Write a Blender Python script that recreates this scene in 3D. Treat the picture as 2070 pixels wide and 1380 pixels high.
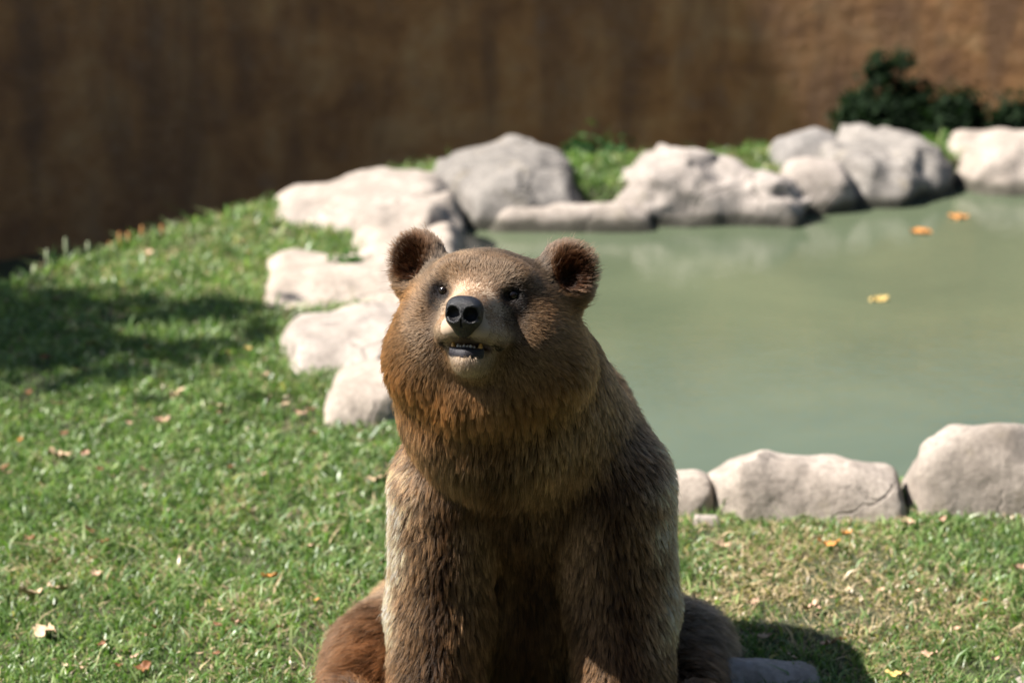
import bpy, math, random
import numpy as np
from mathutils import Vector

random.seed(7)
rng = np.random.default_rng(7)
R = math.radians
for o in list(bpy.data.objects):
    bpy.data.objects.remove(o)
scene = bpy.context.scene
COL = scene.collection

# ------------------------------------------------------------------ camera
CAM_H, PITCH, FPX = 2.8, R(19.0), 5750.0
cam_d = bpy.data.cameras.new('camera')
cam_d.lens, cam_d.sensor_width = 100.0, 36.0
cam_d.clip_start, cam_d.clip_end = 0.1, 1000.0
cam_d.dof.use_dof = True
cam_d.dof.focus_distance = 5.62
cam_d.dof.aperture_fstop = 2.7
cam = bpy.data.objects.new('camera', cam_d)
COL.objects.link(cam)
cam.location = (0, 0, CAM_H)
cam.rotation_euler = (math.pi / 2 - PITCH, 0, 0)
scene.camera = cam

# ------------------------------------------------------------------ light
SUN_EL, SUN_AZ = R(51.0), R(-5.0)          # from the left, a little behind the bear
SUN = np.array([-math.cos(SUN_EL) * math.cos(SUN_AZ), math.cos(SUN_EL) * math.sin(SUN_AZ), math.sin(SUN_EL)])
world = bpy.data.worlds.new('World')
scene.world = world
world.use_nodes = True
wn = world.node_tree.nodes
sky = wn.new('ShaderNodeTexSky')
sky.sky_type = 'NISHITA'
sky.sun_disc = False
sky.sun_elevation = SUN_EL
sky.sun_rotation = math.atan2(SUN[0], SUN[1])
wn['Background'].inputs['Strength'].default_value = 0.05
world.node_tree.links.new(sky.outputs['Color'], wn['Background'].inputs['Color'])
sun_d = bpy.data.lights.new('sun', 'SUN')
sun_d.energy = 5.0
sun_d.angle = R(0.53)
sun_d.color = (1.0, 0.94, 0.86)
sun = bpy.data.objects.new('sun', sun_d)
COL.objects.link(sun)
sun.location = (-4, 6, 9)
sun.rotation_euler = Vector(SUN).to_track_quat('Z', 'Y').to_euler()
scene.view_settings.view_transform = 'Standard'
scene.view_settings.look = 'None'
scene.view_settings.gamma = 1.0
scene.view_settings.exposure = 1.52
scene.view_settings.use_curve_mapping = False
scene.render.engine = 'CYCLES'
scene.cycles.use_denoising = True
scene.cycles.max_bounces = 10
scene.cycles.transparent_max_bounces = 8
scene.cycles_curves.shape = 'THICK'
scene.cycles_curves.subdivisions = 2

# ------------------------------------------------------------------ helpers
def ray(px, py):
    u, v = (px - 1035.0) / FPX, (690.0 - py) / FPX
    c, s = math.cos(PITCH), math.sin(PITCH)
    return np.array([u, c + v * s, -s + v * c])      # forward + u*right + v*up

def W(px, py, Y):
    """point at distance Y (world) in the direction of a photograph pixel"""
    d = ray(px, py)
    return np.array([0, 0, CAM_H]) + d * (Y / d[1])

def G(px, py, z=0.0):
    """point of the level z in the direction of a photograph pixel"""
    d = ray(px, py)
    return np.array([0, 0, CAM_H]) + d * ((z - CAM_H) / d[2])

def project(p):
    p = np.asarray(p, float)
    c, s = math.cos(PITCH), math.sin(PITCH)
    dep = p[..., 1] * c + (CAM_H - p[..., 2]) * s
    v = (p[..., 2] - CAM_H) * c + p[..., 1] * s
    return 1035 + FPX * p[..., 0] / dep, 690 - FPX * v / dep

def srgb(r, g, b):
    f = lambda c: c / 12.92 if c <= 0.04045 else ((c + 0.055) / 1.055) ** 2.4
    return np.array([f(r / 255), f(g / 255), f(b / 255)])

def smooth(a, b, x):
    t = np.clip((x - a) / (b - a), 0, 1)
    return t * t * (3 - 2 * t)

def hash3(ix, iy, iz, seed=0):
    h = (ix.astype(np.int64) * 374761393 + iy.astype(np.int64) * 668265263 + iz.astype(np.int64) * 2147483647 + seed * 1274126177) & 0xffffffff
    h = ((h ^ (h >> 13)) * 1274126177) & 0xffffffff
    h = ((h ^ (h >> 16)) * 2246822519) & 0xffffffff
    return ((h ^ (h >> 15)) & 0xffffff) / float(0xffffff)

def vnoise(p, seed=0):
    i = np.floor(p).astype(np.int64)
    f = p - i
    f = f * f * (3 - 2 * f)
    out = 0
    for dx in (0, 1):
        wx = f[..., 0] if dx else 1 - f[..., 0]
        for dy in (0, 1):
            wy = f[..., 1] if dy else 1 - f[..., 1]
            for dz in (0, 1):
                wz = f[..., 2] if dz else 1 - f[..., 2]
                out = out + wx * wy * wz * hash3(i[..., 0] + dx, i[..., 1] + dy, i[..., 2] + dz, seed)
    return out * 2 - 1

def fbm(p, octaves=3, seed=0):
    a, s, out = 1.0, 1.0, 0
    for k in range(octaves):
        out = out + a * vnoise(p * s, seed + k)
        a *= 0.5
        s *= 2.03
    return out

def tag(o, label=None, cat=None, group=None, kind=None):
    for k, v in (('label', label), ('category', cat), ('group', group), ('kind', kind)):
        if v:
            o[k] = v
    return o

def link(name, data, mat=None, parent=None):
    o = bpy.data.objects.new(name, data)
    COL.objects.link(o)
    if mat is not None:
        data.materials.append(mat)
    if parent is not None:
        o.parent = parent
        o.matrix_parent_inverse.identity()
    return o

def mesh_np(name, verts, faces, smooth_shade=True):
    """faces: (n,3) or (n,4) int array"""
    me = bpy.data.meshes.new(name)
    verts = np.asarray(verts, np.float32)
    faces = np.asarray(faces, np.int32)
    n, k = faces.shape
    me.vertices.add(len(verts))
    me.vertices.foreach_set('co', verts.ravel())
    me.loops.add(n * k)
    me.loops.foreach_set('vertex_index', faces.ravel())
    me.polygons.add(n)
    me.polygons.foreach_set('loop_start', np.arange(0, n * k, k, dtype=np.int32))
    me.polygons.foreach_set('loop_total', np.full(n, k, np.int32))
    if smooth_shade:
        me.polygons.foreach_set('use_smooth', np.ones(n, bool))
    me.update(calc_edges=True)
    me.validate()
    return me

def vcol(me, name, cols):
    a = me.attributes.new(name, 'FLOAT_COLOR', 'POINT')
    c = np.ones((len(cols), 4), np.float32)
    c[:, :3] = cols
    a.data.foreach_set('color', c.ravel())

def surface_nets(f, origin, h):
    """zero level of a sampled field (negative inside) as quads"""
    ins = f < 0
    nx, ny, nz = f.shape
    cnt = np.zeros((nx - 1, ny - 1, nz - 1), np.int8)
    for dx in (0, 1):
        for dy in (0, 1):
            for dz in (0, 1):
                cnt += ins[dx:nx - 1 + dx, dy:ny - 1 + dy, dz:nz - 1 + dz]
    act = (cnt > 0) & (cnt < 8)
    idx = np.full(act.shape, -1, np.int64)
    ci = np.argwhere(act)
    idx[act] = np.arange(len(ci))
    acc = np.zeros((len(ci), 3)); num = np.zeros(len(ci))
    corners = [(a, b, c) for a in (0, 1) for b in (0, 1) for c in (0, 1)]
    vals = {c: f[ci[:, 0] + c[0], ci[:, 1] + c[1], ci[:, 2] + c[2]] for c in corners}
    for c in corners:
        for ax in range(3):
            if c[ax] == 0:
                d = list(c); d[ax] = 1; d = tuple(d)
                a, b = vals[c], vals[d]
                m = (a < 0) != (b < 0)
                t = np.where(m, a / np.where(m, a - b, 1), 0)
                p = np.tile(np.array(c, float), (len(ci), 1))
                p[:, ax] = t
                acc[m] += p[m]; num[m] += 1
    verts = (ci + acc / num[:, None]) * h + np.asarray(origin)
    quads = []
    for ax in range(3):
        a = [slice(None)] * 3; b = [slice(None)] * 3
        a[ax] = slice(0, -1); b[ax] = slice(1, None)
        s0, s1 = ins[tuple(a)], ins[tuple(b)]
        for flip in (False, True):
            m = (s0 & ~s1) if not flip else (~s0 & s1)
            e = np.argwhere(m)
            o1, o2 = (ax + 1) % 3, (ax + 2) % 3
            e = e[(e[:, o1] > 0) & (e[:, o2] > 0) & (e[:, o1] < f.shape[o1] - 1) & (e[:, o2] < f.shape[o2] - 1)]
            if not len(e):
                continue
            def cell(d1, d2):
                q = e.copy(); q[:, o1] += d1; q[:, o2] += d2
                return idx[q[:, 0], q[:, 1], q[:, 2]]
            q = np.stack([cell(-1, -1), cell(0, -1), cell(0, 0), cell(-1, 0)], 1)
            if flip:
                q = q[:, ::-1]
            quads.append(q)
    return verts, np.concatenate(quads)

def relax(verts, quads, it=1, lam=0.5):
    n = len(verts)
    e = np.concatenate([quads[:, [0, 1]], quads[:, [1, 2]], quads[:, [2, 3]], quads[:, [3, 0]]])
    for _ in range(it):
        deg = np.bincount(e[:, 0], minlength=n) + np.bincount(e[:, 1], minlength=n)
        av = np.zeros_like(verts)
        for k in range(3):
            av[:, k] = np.bincount(e[:, 0], verts[e[:, 1], k], n) + np.bincount(e[:, 1], verts[e[:, 0], k], n)
        verts = verts + lam * (av / deg[:, None] - verts)
    return verts

def normals_of(verts, quads):
    fn = np.cross(verts[quads[:, 2]] - verts[quads[:, 0]], verts[quads[:, 3]] - verts[quads[:, 1]])
    vn = np.zeros_like(verts)
    for k in range(4):
        for c in range(3):
            vn[:, c] += np.bincount(quads[:, k], fn[:, c], len(verts))
    return vn / (np.linalg.norm(vn, axis=1, keepdims=True) + 1e-12)

# ---- node material helper
def material(name):
    m = bpy.data.materials.new(name)
    m.use_nodes = True
    nt = m.node_tree
    return m, nt, nt.nodes['Principled BSDF'], nt.nodes['Material Output']

def nd(nt, typ, **kw):
    n = nt.nodes.new(typ)
    for k, v in kw.items():
        if k.startswith('i_'):
            n.inputs[k[2:].replace('_', ' ')].default_value = v
        else:
            setattr(n, k, v)
    return n

def ramp(nt, fac, stops):
    n = nt.nodes.new('ShaderNodeValToRGB')
    e = n.color_ramp.elements
    while len(e) < len(stops):
        e.new(0.5)
    for k, (p, c) in enumerate(stops):
        e[k].position = p
        e[k].color = (*c, 1)
    nt.links.new(fac, n.inputs['Fac'])
    return n.outputs['Color']

def mixc(nt, fac, a, b, mode='MIX'):
    n = nt.nodes.new('ShaderNodeMix')
    n.data_type = 'RGBA'
    n.blend_type = mode
    for s, v in ((n.inputs['Factor'], fac), (n.inputs['A'], a), (n.inputs['B'], b)):
        if isinstance(v, bpy.types.NodeSocket):
            nt.links.new(v, s)
        elif isinstance(v, (int, float)):
            s.default_value = v
        else:
            s.default_value = (*v, 1)
    return n.outputs['Result']

def noise_tex(nt, scale, detail=4, rough=0.55, vec=None, dist=0.0):
    n = nd(nt, 'ShaderNodeTexNoise')
    n.inputs['Scale'].default_value = scale
    n.inputs['Detail'].default_value = detail
    n.inputs['Roughness'].default_value = rough
    n.inputs['Distortion'].default_value = dist
    if vec is not None:
        nt.links.new(vec, n.inputs['Vector'])
    return n.outputs['Fac']

def mapped(nt, scale=(1, 1, 1), coord='Object'):
    t = nd(nt, 'ShaderNodeTexCoord')
    m = nd(nt, 'ShaderNodeMapping')
    m.inputs['Scale'].default_value = scale
    nt.links.new(t.outputs[coord], m.inputs['Vector'])
    return m.outputs['Vector']

def bump(nt, bsdf, height, strength, dist):
    b = nd(nt, 'ShaderNodeBump')
    b.inputs['Strength'].default_value = strength
    b.inputs['Distance'].default_value = dist
    nt.links.new(height, b.inputs['Height'])
    nt.links.new(b.outputs['Normal'], bsdf.inputs['Normal'])

# ------------------------------------------------------------------ materials
def mat_ground():
    m, nt, b, _ = material('soil_and_thatch')
    v = mapped(nt)
    c = ramp(nt, noise_tex(nt, 9, 6, 0.6, v), [(0.3, (0.035, 0.05, 0.018)), (0.5, (0.06, 0.075, 0.028)), (0.72, (0.15, 0.12, 0.065))])
    c2 = mixc(nt, noise_tex(nt, 160, 3, 0.6, v), c, (0.03, 0.03, 0.012), 'MIX')
    nt.links.new(c2, b.inputs['Base Color'])
    b.inputs['Roughness'].default_value = 0.95
    bump(nt, b, noise_tex(nt, 120, 4, 0.6, v), 0.6, 0.02)
    return m

def mat_grass():
    m, nt, b, out = material('grass_blade')
    a = nd(nt, 'ShaderNodeAttribute', attribute_name='col')
    nt.links.new(a.outputs['Color'], b.inputs['Base Color'])
    b.inputs['Roughness'].default_value = 0.38
    b.inputs['Specular IOR Level'].default_value = 0.5
    tr = nd(nt, 'ShaderNodeBsdfTranslucent')
    nt.links.new(mixc(nt, 1.0, a.outputs['Color'], (1.0, 1.25, 0.5), 'MULTIPLY'), tr.inputs['Color'])
    mx = nd(nt, 'ShaderNodeMixShader')
    mx.inputs[0].default_value = 0.4
    nt.links.new(b.outputs[0], mx.inputs[1])
    nt.links.new(tr.outputs[0], mx.inputs[2])
    nt.links.new(mx.outputs[0], out.inputs['Surface'])
    return m

def mat_rock(name, light, dark, stain):
    m, nt, b, _ = material(name)
    v = mapped(nt)
    big = noise_tex(nt, 5, 5, 0.55, v, 0.4)
    c = ramp(nt, big, [(0.28, dark), (0.52, light), (0.75, tuple(min(1, x * 1.18) for x in light))])
    fine = noise_tex(nt, 55, 6, 0.65, v)
    c = mixc(nt, ramp(nt, fine, [(0.35, (0.55,) * 3), (0.62, (0, 0, 0))]), c, tuple(x * 0.62 for x in dark))
    vo = nd(nt, 'ShaderNodeTexVoronoi'); vo.inputs['Scale'].default_value = 38
    nt.links.new(v, vo.inputs['Vector'])
    pit = ramp(nt, vo.outputs['Distance'], [(0.0, (1, 1, 1)), (0.11, (0, 0, 0))])
    sel = ramp(nt, noise_tex(nt, 11, 2, 0.5, v), [(0.56, (0, 0, 0)), (0.66, (1, 1, 1))])
    pits = mixc(nt, 1.0, pit, sel, 'MULTIPLY')
    c = mixc(nt, pits, c, tuple(x * 0.35 for x in dark))
    vc = nd(nt, 'ShaderNodeTexVoronoi', feature='DISTANCE_TO_EDGE'); vc.inputs['Scale'].default_value = 5.5
    wv = nd(nt, 'ShaderNodeMix'); wv.data_type = 'VECTOR'; wv.inputs[0].default_value = 0.16
    nz_ = nd(nt, 'ShaderNodeTexNoise'); nz_.inputs['Scale'].default_value = 7; nz_.inputs['Detail'].default_value = 5
    nt.links.new(v, nz_.inputs['Vector'])
    nt.links.new(v, wv.inputs[4]); nt.links.new(nz_.outputs['Color'], wv.inputs[5])
    nt.links.new(wv.outputs[1], vc.inputs['Vector'])
    crk = mixc(nt, 1.0, ramp(nt, vc.outputs['Distance'], [(0.0, (1, 1, 1)), (0.03, (0, 0, 0))]), ramp(nt, noise_tex(nt, 4, 3, 0.5, v), [(0.5, (0, 0, 0)), (0.6, (0.8,) * 3)]), 'MULTIPLY')
    c = mixc(nt, crk, c, tuple(x * 0.3 for x in dark))
    lich = ramp(nt, noise_tex(nt, 9, 7, 0.7, v, 0.6), [(0.58, (0, 0, 0)), (0.68, (0.5,) * 3)])
    c = mixc(nt, lich, c, (0.20, 0.17, 0.11))
    # wet and algae stained foot where the pond laps at the stone
    g = nd(nt, 'ShaderNodeNewGeometry')
    sx = nd(nt, 'ShaderNodeSeparateXYZ')
    nt.links.new(g.outputs['Position'], sx.inputs[0])
    wob = nd(nt, 'ShaderNodeMath', operation='MULTIPLY_ADD')
    nt.links.new(noise_tex(nt, 14, 4, 0.6, v), wob.inputs[0])
    wob.inputs[1].default_value = -0.05
    nt.links.new(sx.outputs['Z'], wob.inputs[2])
    wet = nd(nt, 'ShaderNodeMapRange')
    wet.inputs['From Min'].default_value = -0.05
    wet.inputs['From Max'].default_value = -0.075
    nt.links.new(wob.outputs[0], wet.inputs['Value'])
    c = mixc(nt, wet.outputs['Result'], c, stain)
    oi = nd(nt, 'ShaderNodeObjectInfo')
    c = mixc(nt, 1.0, c, ramp(nt, oi.outputs['Random'], [(0.0, (0.80, 0.79, 0.78)), (0.35, (1.0, 0.97, 0.93)), (0.7, (0.90, 0.91, 0.94)), (1.0, (1.12, 1.07, 1.0))]), 'MULTIPLY')
    nt.links.new(c, b.inputs['Base Color'])
    b.inputs['Roughness'].default_value = 0.85
    h = nd(nt, 'ShaderNodeMath', operation='SUBTRACT')
    nt.links.new(noise_tex(nt, 30, 8, 0.68, v), h.inputs[0])
    nt.links.new(mixc(nt, 1.0, pits, crk, 'ADD'), h.inputs[1])
    bump(nt, b, h.outputs[0], 0.55, 0.012)
    return m

def mat_wall():
    m, nt, b, _ = material('stained_ochre_render')
    v = mapped(nt)
    vs = mapped(nt, (1.0, 1.0, 0.22))
    base = ramp(nt, noise_tex(nt, 3.2, 8, 0.68, v, 0.4), [(0.32, (0.26, 0.115, 0.045)), (0.5, (0.52, 0.25, 0.09)), (0.68, (0.68, 0.40, 0.18))])
    streak = ramp(nt, noise_tex(nt, 4.2, 5, 0.6, vs, 0.5), [(0.36, (0.6,) * 3), (0.55, (0, 0, 0))])
    c = mixc(nt, streak, base, (0.17, 0.095, 0.055))
    blot = ramp(nt, noise_tex(nt, 7.5, 6, 0.7, v), [(0.55, (0, 0, 0)), (0.72, (0.55,) * 3)])
    c = mixc(nt, blot, c, (0.42, 0.27, 0.17))
    # wall darkens towards one end: its shade is put into the colour
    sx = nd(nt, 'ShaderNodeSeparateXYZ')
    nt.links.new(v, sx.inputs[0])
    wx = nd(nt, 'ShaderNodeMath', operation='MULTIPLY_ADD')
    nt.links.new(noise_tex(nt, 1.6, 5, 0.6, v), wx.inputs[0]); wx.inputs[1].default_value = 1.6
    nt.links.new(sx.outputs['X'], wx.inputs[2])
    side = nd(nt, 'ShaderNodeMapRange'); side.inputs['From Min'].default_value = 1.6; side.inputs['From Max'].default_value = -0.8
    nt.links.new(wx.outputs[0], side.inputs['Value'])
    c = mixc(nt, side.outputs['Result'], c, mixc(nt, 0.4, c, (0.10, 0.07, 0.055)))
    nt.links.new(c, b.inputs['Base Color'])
    b.inputs['Roughness'].default_value = 0.92
    bump(nt, b, noise_tex(nt, 16, 8, 0.65, v), 0.8, 0.05)
    return m

def mat_water():
    m, nt, b, _ = material('murky_green_water')
    v = mapped(nt)
    vs = mapped(nt, (1.0, 2.8, 1.0))
    c = ramp(nt, noise_tex(nt, 1.3, 4, 0.5, v, 0.4), [(0.3, (0.064, 0.083, 0.051)), (0.55, (0.082, 0.101, 0.061)), (0.75, (0.100, 0.118, 0.070))])
    nt.links.new(c, b.inputs['Base Color'])
    b.inputs['Roughness'].default_value = 0.012
    b.inputs['IOR'].default_value = 1.45
    h = nd(nt, 'ShaderNodeMath', operation='ADD')
    nt.links.new(noise_tex(nt, 9, 3, 0.55, vs), h.inputs[0])
    nt.links.new(noise_tex(nt, 21, 2, 0.5, vs), h.inputs[1])
    bump(nt, b, h.outputs[0], 0.05, 0.02)
    return m

def mat_plain(name, col, rough=0.6, spec=0.5, var=0.0, scale=60, bumps=0.0, coat=0.0, trans=0.0):
    m, nt, b, out = material(name)
    v = mapped(nt)
    n = noise_tex(nt, scale, 4, 0.6, v)
    lo = tuple(x * (1 - var) for x in col); hi = tuple(min(1, x * (1 + var)) for x in col)
    nt.links.new(ramp(nt, n, [(0.3, lo), (0.7, hi)]), b.inputs['Base Color'])
    b.inputs['Roughness'].default_value = rough
    b.inputs['Specular IOR Level'].default_value = spec
    b.inputs['Coat Weight'].default_value = coat
    b.inputs['Coat Roughness'].default_value = 0.08
    if bumps:
        bump(nt, b, noise_tex(nt, scale * 3, 3, 0.6, v), bumps, 0.002)
    return m

def mat_fur():
    m, nt, b, out = material('bear_fur')
    nt.nodes.remove(b)
    h = nd(nt, 'ShaderNodeBsdfHairPrincipled')
    h.parametrization = 'COLOR'
    info = nd(nt, 'ShaderNodeHairInfo')
    a0 = nd(nt, 'ShaderNodeAttribute', attribute_name='root_col')
    a1 = nd(nt, 'ShaderNodeAttribute', attribute_name='tip_col')
    mr = nd(nt, 'ShaderNodeMapRange'); mr.inputs['From Min'].default_value = 0.22; mr.inputs['From Max'].default_value = 0.95
    nt.links.new(info.outputs['Intercept'], mr.inputs['Value'])
    colr = mixc(nt, mr.outputs['Result'], a0.outputs['Color'], a1.outputs['Color'])
    nt.links.new(colr, h.inputs['Color'])
    h.inputs['Coat'].default_value = 0.4
    h.inputs['Roughness'].default_value = 0.55
    h.inputs['Radial Roughness'].default_value = 0.55
    h.inputs['Random Roughness'].default_value = 0.2
    df = nd(nt, 'ShaderNodeBsdfDiffuse')
    nt.links.new(colr, df.inputs['Color'])
    mx = nd(nt, 'ShaderNodeMixShader')
    mx.inputs[0].default_value = 0.55
    nt.links.new(h.outputs[0], mx.inputs[1])
    nt.links.new(df.outputs[0], mx.inputs[2])
    nt.links.new(mx.outputs[0], out.inputs['Surface'])
    return m

M_ground, M_grass, M_wall, M_water, M_fur = mat_ground(), mat_grass(), mat_wall(), mat_water(), mat_fur()
M_rock = mat_rock('pale_limestone', (0.36, 0.315, 0.275), (0.22, 0.188, 0.158), (0.06, 0.055, 0.04))
M_rock2 = mat_rock('grey_limestone', (0.26, 0.24, 0.22), (0.135, 0.128, 0.118), (0.055, 0.053, 0.04))

# ------------------------------------------------------------------ the pond and the ground
WATER_Z = -0.08
pond_px = [(945, 442), (1310, 436), (1350, 428), (1700, 398), (2070, 372), (2450, 360), (2650, 700), (2500, 930), (2070, 985),
           (1830, 1000), (1430, 1010), (1340, 1000), (1100, 950), (900, 850), (830, 760), (812, 650), (860, 540), (925, 480)]
POND = np.array([G(x, y, WATER_Z)[:2] for x, y in pond_px])

def poly_sd(p, poly):
    d = np.full(p.shape[:-1], 1e9)
    inside = np.zeros(p.shape[:-1], bool)
    n = len(poly)
    for i in range(n):
        a, b = poly[i], poly[(i + 1) % n]
        e = b - a
        w = p - a
        t = np.clip((w @ e) / (e @ e), 0, 1)
        d = np.minimum(d, np.linalg.norm(w - t[..., None] * e, axis=-1))
        c = (a[1] > p[..., 1]) != (b[1] > p[..., 1])
        xi = a[0] + (p[..., 1] - a[1]) / (e[1] if abs(e[1]) > 1e-9 else 1e-9) * e[0]
        inside ^= c & (p[..., 0] < xi)
    return np.where(inside, -d, d)

crest = np.array([G(x, y)[:2] for x, y in [(-900, 800), (-400, 720), (0, 588), (130, 535), (300, 478), (560, 405), (860, 340), (1150, 322), (1500, 312), (2070, 298), (2700, 292)]])
def crest_y(x):
    return np.interp(x, crest[:, 0], crest[:, 1])

def ground_z(x, y):
    p = np.stack([x, y], -1)
    s = poly_sd(p, POND)
    z = 0.012 * fbm(np.stack([x * 2.2, y * 2.2, 0 * x], -1), 2, 5)
    z = z - 0.42 * smooth(0.12, -0.16, s)
    z = z - 0.62 * smooth(-0.05, 0.55, y - crest_y(x)) * smooth(16, 12.5, y)
    return z

def axis(lo, hi, h, far):
    a = np.arange(lo, hi + h / 2, h)
    g = np.cumsum(h * 1.35 ** np.arange(1, 30))
    g = g[g < far]
    return np.concatenate([lo - g[::-1], a, hi + g])
gx, gy = axis(-2.6, 3.0, 0.04, 260), axis(4.2, 11.2, 0.04, 260)
XX, YY = np.meshgrid(gx, gy, indexing='ij')
ZZ = ground_z(XX, YY)
nv = np.arange(XX.size).reshape(XX.shape)
gq = np.stack([nv[:-1, :-1], nv[1:, :-1], nv[1:, 1:], nv[:-1, 1:]], -1).reshape(-1, 4)
ground = link('ground', mesh_np('ground', np.stack([XX, YY, ZZ], -1).reshape(-1, 3), gq), M_ground)
tag(ground, kind='structure', label='lawn soil sloping into the pond and to the ditch')

cen = POND.mean(0)
wp = cen + (POND - cen) * 1.05
wme = bpy.data.meshes.new('pond_water')
wme.from_pydata([(x, y, WATER_Z) for x, y in wp], [], [list(range(len(wp)))])
water = link('pond_water', wme, M_water)
if wme.polygons[0].normal.z < 0:
    wme.flip_normals()
tag(water, kind='structure', label='still murky green pond water')

# ------------------------------------------------------------------ rear wall
def build_wall():
    path = np.array([(-14, 6.2), (-6, 8.2), (-4.0, 9.4), (-2.9, 10.3), (-1.9, 11.05)] + [(x, 11.9 - 0.018 * (x - 2.3) ** 2) for x in np.arange(-0.9, 9.1, 0.5)], float)
    seg = np.concatenate([[0], np.cumsum(np.linalg.norm(np.diff(path, axis=0), axis=1))])
    t = np.arange(0, seg[-1], 0.12)
    px = np.interp(t, seg, path[:, 0]); py = np.interp(t, seg, path[:, 1])
    for _ in range(14):
        px[3:-3] = np.convolve(px, np.ones(7) / 7, 'valid'); py[3:-3] = np.convolve(py, np.ones(7) / 7, 'valid')
    d = np.stack([np.gradient(px), np.gradient(py)], 1); d /= np.linalg.norm(d, axis=1, keepdims=True)
    nrm = np.stack([d[:, 1], -d[:, 0]], 1)            # towards the pond
    zs = np.arange(-1.0, 1.4, 0.12)
    T, Z = np.meshgrid(t, zs, indexing='ij')
    off = 0.004 * fbm(np.stack([T * 0.8, Z * 0.6, 0 * T], -1), 4, 11) + 0.0015 * fbm(np.stack([T * 2.6, Z * 0.5, 0 * T], -1), 2, 15)
    n3 = np.concatenate([nrm, np.zeros((len(t), 1))], 1)[:, None, :]
    base = np.stack([np.broadcast_to(px[:, None], T.shape), np.broadcast_to(py[:, None], T.shape), Z], -1)
    front = (base + n3 * off[..., None]).reshape(-1, 3)
    back = (base - n3 * 0.5).reshape(-1, 3)
    n = np.arange(T.size).reshape(T.shape); k = T.size
    q = np.stack([n[:-1, :-1], n[1:, :-1], n[1:, 1:], n[:-1, 1:]], -1).reshape(-1, 4)
    qs = [q, q[:, ::-1] + k]
    for edge in (n[:, 0], n[::-1, -1], n[0, ::-1], n[-1, :]):
        qs.append(np.stack([edge[:-1] + k, edge[1:] + k, edge[1:], edge[:-1]], 1))
    o = link('enclosure_wall', mesh_np('enclosure_wall', np.concatenate([front, back]), np.concatenate(qs)), M_wall)
    tag(o, 'long ochre brown weathered wall with dark streaks behind the pond', 'wall')
build_wall()

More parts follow.
